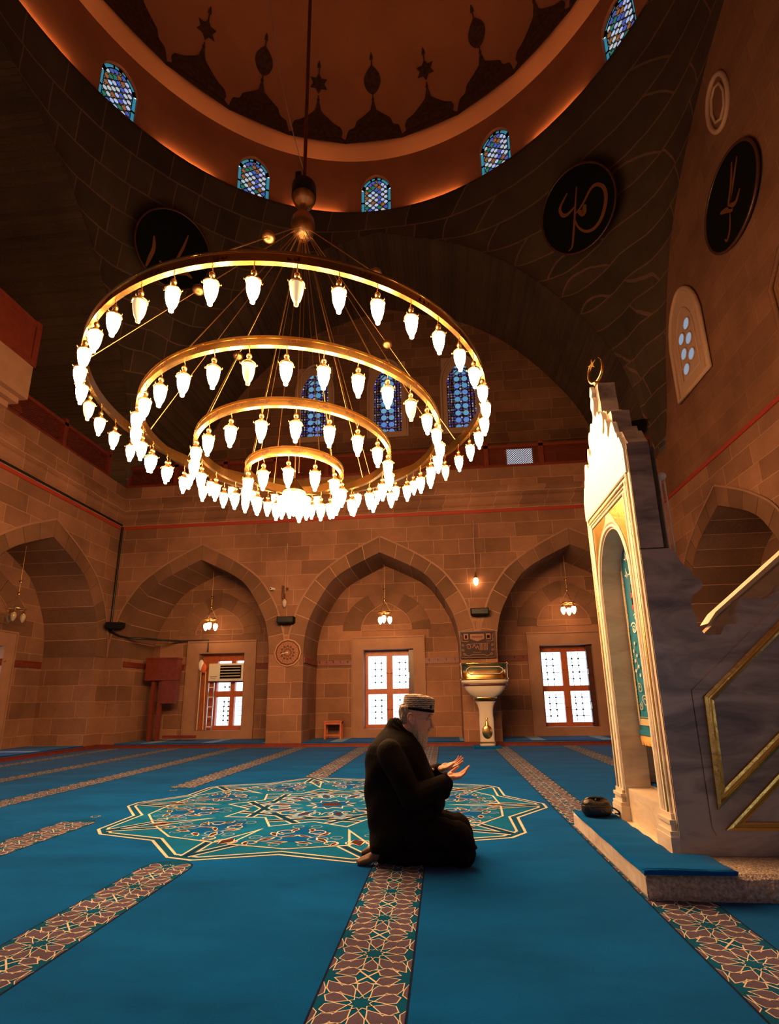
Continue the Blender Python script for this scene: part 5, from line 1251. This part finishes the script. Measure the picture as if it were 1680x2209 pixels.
# calligraphy roundels
def roundel(loc, U, V, r, strokes, label, m_=None):
    root = thing('calligraphy_roundel', label, 'roundel', tuple(loc)); U, V = Vector(U).normalized(), Vector(V).normalized(); N_ = U.cross(V)
    mb = MB(); mb.prism([(r * math.cos(t), r * math.sin(t)) for t in np.linspace(0, 2 * PI, 49)[:-1]], (0, 0, 0), U, V, N_, .05); mb.build('disc', [M['black']], root)
    mb = MB(); mb.tube([U * r * math.cos(t) + V * r * math.sin(t) + N_ * .04 for t in np.linspace(0, 2 * PI, 49)[:-1]], .03, 6, closed=True); mb.build('rim', [M['darkwood']], root)
    mb = MB()
    for pts, w in strokes:
        p = catmull(pts, 6); n = len(p)
        P = []
        for i, (x, y) in enumerate(p):
            d = np.array(p[min(i + 1, n - 1)]) - np.array(p[max(i - 1, 0)]); d = d / (np.hypot(*d) + 1e-9); nn = np.array([-d[1], d[0]]); ww = w * (.35 + .65 * math.sin(PI * min(1, (i + .5) / n)))
            P.append([tuple(U * (x * r + nn[0] * ww) + V * (y * r + nn[1] * ww) + N_ * .06), tuple(U * (x * r - nn[0] * ww) + V * (y * r - nn[1] * ww) + N_ * .06)])
        mb.grid(P, 0, False)
    mb.build('calligraphy', [M['olddullgold']], root); return root
tl = .42
def pendroundel(sx, sy, strokes, label):
    d = Vector((sx * .7071, sy * .7071, 0)); up = (Vector((0, 0, 1)) * math.cos(tl) - d * math.sin(tl)).normalized()
    U = Vector((sy * .7071, -sx * .7071, 0)); 
    if U.cross(up).dot(d) > 0: U = -U
    c = Vector((CX, CY, 13.45)) + d * 7.82 
    return roundel(c, U, up, 1.0, strokes, label)
pendroundel(1, 1, [([(-.10, .52), (-.38, .33), (-.38, .13), (-.25, .06), (-.03, .10)], .045), ([(.17, .50), (.03, .20), (-.12, -.15), (-.28, -.5), (-.40, -.73), (-.52, -.77)], .03), ([(-.12, -.15), (-.10, -.40), (.05, -.62), (.27, -.68), (.52, -.55), (.72, -.25), (.75, .02), (.62, .20), (.45, .20), (.17, .02), (-.05, -.06)], .045), ([(.02, -.05), (.12, -.18), (.22, -.02)], .07)], 'round black calligraphy disc below the dome, up and right of the chandelier')
pendroundel(-1, 1, [([(-.55, .1), (-.50, -.2), (-.55, -.5), (-.6, -.75)], .05), ([(.28, .55), (.22, .2), (.12, -.2), (.05, -.55)], .035), ([(-.3, -.45), (0, -.6), (.4, -.45), (.6, -.5)], .06)], 'round black calligraphy disc below the dome, partly hidden by the chandelier')
roundel((XR - .03, 8.42, 10.17), (0, -1, 0), (0, 0, 1), .88, [([(.32, .62), (.15, .2), (-.02, -.12), (.18, -.28), (.38, -.15)], .05), ([(.5, .55), (.25, .2), (.0, -.12)], .035), ([(-.35, .02), (-.12, -.15), (0.05, -.34)], .05), ([(-.05, -.3), (-.15, -.6), (-.3, -.75), (-.38, -.66)], .03)], 'large black calligraphy disc on the right wall')
# oval grille and pale window on the right wall
root = thing('oval_vent', 'pale oval framed plaster medallion high on the right wall', 'medallion', (XR - .02, 8.26, 12.35))
mb = MB(); mb.tube([(0, .34 * math.cos(t), .58 * math.sin(t)) for t in np.linspace(0, 2 * PI, 41)[:-1]], .05, 6, closed=True); mb.build('outer_ring', [M['plastertrim']], root)
mb = MB(); mb.tube([(0, .22 * math.cos(t), .40 * math.sin(t)) for t in np.linspace(0, 2 * PI, 9)[:-1]], .03, 6, closed=True)
mb.build('inner_ring', [M['plastertrim']], root)
# right wall arched window
T = TR; u0 = 10.73 - CY; z0, z1 = 7.72, 10.15; hw_ = .69
fr = MB(); arcp = [(-hw_, z0)] + [(x, head(x, hw_, 9.15, z1)) for x in np.linspace(-hw_, hw_, 21)] + [(hw_, z0)]
P1 = [T(u0 + x, -.05, z) for x, z in arcp]
fr.add(P1, [tuple(range(len(P1)))], 0)
for (a, b), (c, d) in zip(arcp, arcp[1:] + arcp[:1]): fr.quad(T(u0 + a, -.05, b), T(u0 + c, -.05, d), T(u0 + c, .0, d), T(u0 + a, .0, b))
root = struct('window_60', fr, [M['plastertrim']])
for sc_, rr in ((1.0, .055), (.56, .02)):
    q = MB(); q.tube([T(u0 + x * sc_, -.06, (z0 + .35 * (1 - sc_) * 2 + (z - z0) * (1 - (1 - sc_) * .72)) if sc_ < 1 else z) for x, z in arcp], rr, 6, closed=True); q.build('raised_frame', [M['plastertrim']], root)
q = MB()
for (x, z) in ((-.25, .0), (.25, .0)): q.tube([T(u0 + x * 2.1, -.055, z0 + .1), T(u0 + x * 2.1, -.055, 9.2)], .015, 5)
for z in (z0 + .3, z0 + .65, 9.3): q.tube([T(u0 - .6, -.055, z), T(u0 + .6, -.055, z)], .015, 5)
q.build('tracery', [M['plastertrim']], root)
pane_glow = lampmat('self_lit_round_pane', .42, (.62, .76, 1.0))  # panes glow by themselves, emission stands in for daylight
for k, (x, z) in enumerate(((.14, 9.20), (-.16, 9.02), (.14, 8.82), (-.16, 8.63), (.14, 8.42), (-.16, 8.24))):
    q = MB(); q.lathe([(0, 0), (.125, .001), (.125, .01)], 16, T(u0 - x, -.075, z), 0, ax=Matrix.Rotation(PI / 2, 3, 'Y')); q.build('round_pane', [pane_glow], root)
    q = MB(); c_ = T(u0 - x, -.07, z); q.tube([(c_[0], c_[1] + .135 * math.cos(t), c_[2] + .135 * math.sin(t)) for t in np.linspace(0, 2 * PI, 17)[:-1]], .015, 5, closed=True); q.build('pane_ring', [M['plastertrim']], root)
# framed stone panel at the right edge
T = TR; fr = MB()
pts = [(7.6, 8.2), (8.0, 7.75), (7.95, 6.6), (7.5, 6.15), (4.0, 6.15), (4.0, 8.2)]
fr.tube([T(y - CY, -.02, z) for y, z in pts], .05, 6, closed=True); fr.tube([T((y - 5.5) * .93 + 5.5 - CY, -.02, (z - 7.2) * .86 + 7.2) for y, z in pts], .03, 6, closed=True)
CUR[0] += 1
struct('trim_%d' % CUR[0], fr, [M['sidewall']])
# dark corner bracket high beside the pulpit crown
root = None
mb = MB(); mb.prism([(0, 0), (.42, .05), (.25, -.3)], (5.1, YB - .02, 8.1), (1, 0, 0), (0, 0, 1), (0, -1, 0), .3); o = mb.build('corner_bracket', [M['black']]); tag(o, 'dark bracket high in the right rear corner behind the pulpit crown', 'bracket')
# added pane low on the gallery wall, its daylight put in as emission, seen through the railing lattice
q = MB(); q.quad((2.40, YB + GD - .04, 8.62), (3.25, YB + GD - .04, 8.62), (3.25, YB + GD - .04, 9.40), (2.40, YB + GD - .04, 9.40))
o = q.build('window_61', [lampmat('self_lit_low_pane', 0.9, (.75, .88, 1.0))]); o['kind'] = 'structure'
q = MB()
for (a, b, c, d) in ((2.34, 2.40, 8.56, 9.46), (3.25, 3.31, 8.56, 9.46), (2.40, 3.25, 9.40, 9.46), (2.40, 3.25, 8.56, 8.62)): q.box(a, b, YB + GD - .07, YB + GD - .01, c, d)
q.build('plaster_frame', [M['plastertrim']], o)
# ================================================================== kneeling worshipper
PY = 4.03; PX0 = -.25
def wp(x, y, z): return (x - PX0, y, z)           # local to the figure, y measured from its middle
skin = mat('skin', (.56, .27, .17), .55, var=.06, vs=20); skin.node_tree.nodes['Principled BSDF'].inputs['Subsurface Weight'].default_value = .05
coatm = mat('black_wool_coat', (.0048, .0024, .0015), .85, bump=.2, bs=90, spec=.08)
trm = mat('dark_trousers', (.0045, .0026, .0017), .85, bump=.2, bs=60, spec=.08)
sockm = mat('brown_leather_sock', (.10, .035, .018), .5)
hairm = mat('grey_hair', (.42, .30, .19), .7, bump=.8, bs=120)
beardm = mat('white_beard', (.50, .37, .24), .8, bump=.9, bs=110)
class Clay(MB):
    """overlapping volumes merged into one continuous surface"""
    def cap(s, a, b, ra, rb, ky=1.0):
        a, b = Vector(a), Vector(b); n = 6; pts = [a.lerp(b, i / n) for i in range(n + 1)]; s.tube(pts, [ra + (rb - ra) * i / n for i in range(n + 1)], 14)
        s.ell(a, (ra, ra, ra), 0, 14, 10); s.ell(b, (rb, rb, rb), 0, 14, 10)
    def chain(s, pts, rs):
        for i in range(len(pts) - 1): s.cap(pts[i], pts[i + 1], rs[i], rs[i + 1])
    def loft(s, slices, p=2.2, n=32, yo=0, front=1.0):
        # slices: z, xb, xf, halfwidth
        P = []
        for z, xb, xf, w in slices:
            c = (xb + xf) / 2; a = (xf - xb) / 2; row = []
            for k in range(n):
                t = 2 * PI * k / n; ct, st = math.cos(t), math.sin(t)
                x = c + a * abs(ct) ** (2 / p) * (1 if ct > 0 else -1); y = w * abs(st) ** (2 / p) * (1 if st > 0 else -1)
                if ct > 0: y *= 1 - (1 - front) * ct
                row.append(wp(x, y + yo, z))
            P.append(row)
        s.grid(P, 0, True, cv=True)
        s.add(P[0], [tuple(range(n - 1, -1, -1))]); s.add(P[-1], [tuple(range(n))])
    def finish(s, name, mats, parent, vox=.006, smooth=3, disp=None):
        o = s.build(name, mats, None)
        md = o.modifiers.new('r', 'REMESH'); md.mode = 'VOXEL'; md.voxel_size = vox; md.use_smooth_shade = True
        sm = o.modifiers.new('s', 'SMOOTH'); sm.iterations = smooth; sm.factor = .5
        dg = bpy.context.evaluated_depsgraph_get(); dg.update(); me = bpy.data.meshes.new_from_object(o.evaluated_get(dg))
        o.modifiers.clear(); old = o.data; o.data = me; bpy.data.meshes.remove(old); me.name = name
        if not me.materials: [me.materials.append(q) for q in mats]
        if disp:
            for v in me.vertices: v.co = disp(v.co.copy())
        for p in me.polygons: p.use_smooth = True
        o.parent = parent; return o
man = thing('person', 'bearded person in a dark coat and patterned cap, kneeling with open raised palms', 'person', (PX0, PY, 0))
HS = 1.14
def hand(c, wrist, dirv, side, up, spread=.0, curl=.5):
    """palm-up hand; dirv fingers' direction, up = palm normal, side = +1 when the thumb lies toward -y"""
    d = Vector(dirv).normalized(); n = Vector(up); n = (n - d * n.dot(d)).normalized(); l = d.cross(n) * side   # l points to the thumb
    w = Vector(wp(*wrist))
    def P(a, b, c_): return w + (d * a + l * b + n * c_) * HS
    # palm: row of tapered bars, fleshy heel and thumb mound
    for i, b in enumerate((.030, .010, -.010, -.029)):
        c.cap(P(.0, b * .62, -.002), P(.088 - abs(b) * .15, b, -.004), .0165, .0115)
    c.ell(P(.03, .022, .006), (.026, .018, .016), 0, 12, 8); c.ell(P(.035, -.022, .004), (.028, .014, .014), 0, 12, 8)
    for i, (b, L_, r) in enumerate(((.031, .070, .0092), (.011, .078, .0095), (-.010, .073, .0090), (-.029, .058, .0080))):
        a0 = .086; q = P(a0, b, -.003); an = .16 + .10 * i * .3; seg = (L_ * .45, L_ * .31, L_ * .26); pts = [q]; ang = .10
        fan = (b / .03) * .07 + spread
        for k, sl in enumerate(seg):
            ang += curl * (.30, .42, .34)[k] + (.05 * i)
            q = q + (d * math.cos(ang) + n * math.sin(ang) + l * fan) * sl * HS; pts.append(q)
        c.chain(pts, [r, r * .95, r * .88, r * .76])
    # thumb leaves the side of the palm near its base
    t0 = P(.018, .030, .004); t1 = P(.048, .050, .012); t2 = P(.074, .056, .022); t3 = P(.094, .054, .030)
    c.chain([t0, t1, t2, t3], [.0155, .0125, .0105, .0085])
    c.cap(P(-.06, 0, -.004), P(.005, 0, -.004), .026, .024)
b = Clay()
# head
b.loft([(.805, -.235, -.17, .03), (.825, -.25, -.155, .042), (.845, -.262, -.140, .050), (.865, -.275, -.133, .056), (.885, -.288, -.123, .061), (.91, -.300, -.116, .066), (.935, -.310, -.114, .070), (.955, -.318, -.117, .0725), (.972, -.322, -.106, .075), (.99, -.324, -.097, .077), (1.02, -.322, -.093, .077), (1.05, -.314, -.100, .073), (1.08, -.295, -.122, .060), (1.10, -.262, -.155, .038)], 2.3, front=.48)
for s in (-1, 1):
    b.ell(wp(-.110, s * .028, .981), (.015, .026, .009), 0, 12, 8)      # brow
    b.ell(wp(-.130, s * .031, .957), (.013, .015, .009), 0, 12, 8)      # eyeball and lid
    b.ell(wp(-.117, s * .011, .894), (.012, .009, .009), 0, 10, 8)      # nostril
    # ear: rim, bowl and lobe
    pts = [wp(-.232 + .0, s * .078, .955), wp(-.235, s * .084, .982), wp(-.248, s * .092, 1.000), wp(-.266, s * .097, .998), wp(-.275, s * .098, .978), wp(-.268, s * .094, .952), wp(-.254, s * .086, .930), wp(-.243, s * .081, .922), wp(-.236, s * .078, .932)]
    b.tube(catmull(pts, 4), .0065, 8); b.ell(wp(-.250, s * .080, .962), (.020, .008, .034), 0, 12, 8); b.ell(wp(-.244, s * .082, .930), (.009, .006, .010), 0, 10, 8)
b.chain([wp(-.112, 0, .968), wp(-.107, 0, .940), wp(-.099, 0, .912), wp(-.097, 0, .901)], [.0085, .0095, .0115, .0125])
b.ell(wp(-.133, 0, .873), (.012, .022, .006), 0, 12, 8); b.ell(wp(-.138, 0, .861), (.011, .020, .006), 0, 12, 8)
b.cap(wp(-.275, 0, .90), wp(-.36, 0, .80), .062, .070)
# trunk, arms, legs under the clothes
b.loft([(.16, -.53, -.24, .17), (.3, -.54, -.20, .19), (.5, -.54, -.20, .18), (.68, -.53, -.24, .19), (.80, -.49, -.28, .13), (.86, -.42, -.30, .07)], 2.3)
for s, e, w in ((-1, (-.215, -.26, .475), (-.005, -.125, .555)), (1, (-.215, .25, .50), (-.045, .055, .598))):
    b.chain([wp(-.40, s * .19, .745), wp(*e), wp(*w)], [.055, .042, .028])
hand(b, (-.010, -.125, .560), (.92, .10, .22), -1, (-.20, -.22, 1), curl=.42)
hand(b, (-.050, .055, .604), (.92, -.06, .26), 1, (-.20, -.35, 1), curl=.36)
for s in (-1, 1): b.chain([wp(-.40, s * .11, .22), wp(.06, s * .14, .14), wp(.02, s * .13, .07), wp(-.44, s * .11, .055)], [.085, .06, .055, .04])
b.finish('body', [skin], man, .0042, 4)
# nails, eyes, eyebrows
for s in (-1, 1): e = MB(); e.tube([wp(-.1165, s * .020, .956), wp(-.1135, s * .030, .953), wp(-.121, s * .042, .955)], .0022, 6); e.build('eye_line', [M['darkwood']], man)
for s in (-1, 1):
    e = MB(); e.tube([wp(-.101, s * .014, .982), wp(-.099, s * .03, .986), wp(-.112, s * .047, .982)], [.004, .0055, .003], 6); e.build('eyebrow', [mat('dark_eyebrow', (.06, .03, .02), .8)], man)
# beard and hair
rnd = random.Random(12)
def strands(c):
    n_ = 0.004 * math.sin(c.z * 60 + c.y * 210 + c.x * 90) + .003 * math.sin(c.x * 260 + c.y * 130)
    return c + Vector((n_ * .6, n_ * .8, 0))
b = Clay()
b.loft([(.738, -.195, -.165, .012), (.748, -.205, -.153, .026), (.77, -.222, -.148, .040), (.80, -.240, -.143, .052), (.83, -.254, -.138, .059), (.852, -.262, -.136, .066), (.878, -.262, -.150, .069), (.90, -.258, -.195, .071), (.93, -.250, -.212, .0745), (.95, -.246, -.220, .075)], 2.3, front=.35)
b.ell(wp(-.128, 0, .879), (.017, .034, .009), 0, 14, 8)
b.finish('beard', [beardm], man, .005, 2, strands)
b = Clay(); b.loft([(.925, -.325, -.27, .05), (.95, -.337, -.275, .066), (.98, -.344, -.268, .075), (1.02, -.345, -.245, .079), (1.05, -.338, -.235, .080), (1.07, -.325, -.25, .06)], 2.3)
b.finish('hair', [hairm], man, .005, 2, strands)
# cap
tilt = Matrix.Rotation(R(9), 3, 'Y'); cc = Vector(wp(-.201, 0, 1.035))
def capm(name):
    m, nt, bb = nmat(name); L = nt.links; N = nt.nodes.new; tc = N('ShaderNodeTexCoord'); sx = N('ShaderNodeSeparateXYZ'); L.new(tc.outputs['Object'], sx.inputs[0])
    w = N('ShaderNodeTexWave'); w.bands_direction = 'Z'; w.inputs['Scale'].default_value = 22; w.inputs['Distortion'].default_value = 4.0; w.inputs['Detail'].default_value = 2; w.inputs['Detail Scale'].default_value = 3; L.new(tc.outputs['Object'], w.inputs['Vector'])
    v = N('ShaderNodeTexVoronoi'); v.inputs['Scale'].default_value = 13; L.new(tc.outputs['Object'], v.inputs['Vector'])
    r = N('ShaderNodeValToRGB'); e = r.color_ramp.elements; e[0].position = .25; e[0].color = (.06, .04, .03, 1); e[1].position = .7; e[1].color = (.40, .31, .22, 1); L.new(w.outputs['Fac'], r.inputs[0])
    r2 = N('ShaderNodeValToRGB'); e = r2.color_ramp.elements; e[0].position = .16; e[0].color = (.03, .012, .012, 1); e[1].position = .24; e[1].color = (1, 1, 1, 1); L.new(v.outputs['Distance'], r2.inputs[0])
    mx = N('ShaderNodeMix'); mx.data_type = 'RGBA'; mx.blend_type = 'MULTIPLY'; mx.inputs['Factor'].default_value = 1; L.new(r.outputs[0], mx.inputs['A']); L.new(r2.outputs[0], mx.inputs['B']); L.new(mx.outputs['Result'], bb.inputs['Base Color']); bb.inputs['Roughness'].default_value = .9
    return m
c = MB(); P = []
for k in range(40):
    a = 2 * PI * k / 40; row = []
    for r_, z in ((1.0, -.012), (1.0, .005), (1.0, .04), (1.0, .072), (.96, .084), (.80, .092), (.45, .101), (.0, .104)):
        v = tilt @ Vector((.118 * r_ * math.cos(a), .090 * r_ * math.sin(a), z)); row.append(tuple(cc + v))
    P.append(row)
c.grid(P, 0, True, cu=True); capo = c.build('cap', [capm('striped_cap_cloth')], man); capo['label'] = 'striped embroidered cap'
c = MB(); P = []
for k in range(40):
    a = 2 * PI * k / 40; P.append([tuple(cc + tilt @ Vector(((.118 + g) * math.cos(a), (.090 + g) * math.sin(a), z))) for g, z in ((-.002, -.016), (.003, -.015), (.003, .004), (-.001, .005))])
c.grid(P, 0, True, cu=True); c.build('cap_band', [M['black']], capo)
# coat
def folds(c):
    f = .006 * math.sin(c.z * 26 + c.y * 14 + 3 * math.sin(c.x * 9)) + .004 * math.sin(c.x * 40 + c.z * 17 + c.y * 25)
    return c + Vector((f * .6, f * .5, f * .2))
b = Clay()
b.loft([(.085, -.565, -.30, .21), (.13, -.578, -.20, .235), (.2, -.572, -.10, .25), (.3, -.590, -.075, .245), (.38, -.598, -.040, .235), (.49, -.606, -.055, .23), (.6, -.606, -.115, .235), (.66, -.603, -.14, .24), (.72, -.592, -.165, .235), (.78, -.565, -.19, .21), (.82, -.535, -.215, .175), (.86, -.495, -.245, .125), (.895, -.462, -.285, .088), (.925, -.448, -.315, .076), (.95, -.432, -.335, .062), (.968, -.412, -.345, .045)], 2.25)
for s, e_, w in ((-1, (-.235, -.285, .455), (-.030, -.145, .525)), (1, (-.235, .27, .49), (-.075, .080, .585))):
    b.chain([wp(-.40, s * .205, .745), wp(-.32, s * .26, .60), wp(*e_)], [.090, .088, .084]); b.cap(wp(*e_), wp(*w), .082, .066 if s < 0 else .050)
    if s < 0: b.cap(wp(-.12, -.21, .455), wp(-.035, -.155, .475), .060, .050)
b.ell(wp(-.10, 0, .38), (.075, .17, .075), 0, 16, 10)
b.finish('coat', [coatm], man, .007, 5, folds)
# collar and lapel rolls
c = MB()
for (dx, dz, r_, k_) in ((.008, .004, .014, .92), (.030, .024, .010, .80)):
    pts = []
    for t in np.linspace(-PI, PI, 33)[:-1]:
        pts.append(wp(-.318 - .112 * k_ * math.cos(t) + dx, .098 * k_ * math.sin(t), .848 + .092 * math.cos(t) + dz))
    c.tube(pts, r_, 8, closed=True)
c.build('collar', [coatm], man)
c = MB(); c.lathe([(.046, -.01), (.052, 0), (.050, .02)], 14, wp(-.012, -.13, .552), ax=Matrix.Rotation(R(72), 3, 'Y')); c.build('cuff', [coatm], man)
# trousers
def tf(c):
    f = .007 * math.sin(c.x * 30 + c.z * 30) + .004 * math.sin(c.x * 70 - c.z * 40 + c.y * 20); return Vector((c.x, c.y + f, max(c.z + f * .5, .002)))
b = Clay()
for s in (-1, 1):
    b.chain([wp(-.38, s * .12, .19), wp(-.15, s * .135, .205), wp(.045, s * .14, .185)], [.12, .118, .108])
    b.ell(wp(.075, s * .14, .135), (.095, .09, .125), 0, 16, 12)
    b.chain([wp(.085, s * .14, .088), wp(-.18, s * .135, .088), wp(-.46, s * .12, .062)], [.086, .082, .055])
b.cap(wp(-.34, -.1, .2), wp(-.34, .1, .2), .15, .15); b.cap(wp(.02, -.12, .13), wp(.02, .12, .13), .09, .09)
b.ell(wp(.155, -.14, .128), (.028, .05, .012), 0, 12, 8)
b.finish('trousers', [trm], man, .007, 4, tf)
for s in (-1, 1):
    b = Clay(); b.cap(wp(-.47, s * .12, .065), wp(-.52, s * .12, .060), .040, .036); b.cap(wp(-.50, s * .12, .068), wp(-.60, s * .115, .030), .036, .028); b.cap(wp(-.60, s * .115, .030), wp(-.635, s * .11, .020), .028, .018)
    b.cap(wp(-.56, s * .135, .036), wp(-.622, s * .132, .020), .028, .018)
    b.finish('foot_sock', [sockm], man, .006, 3)
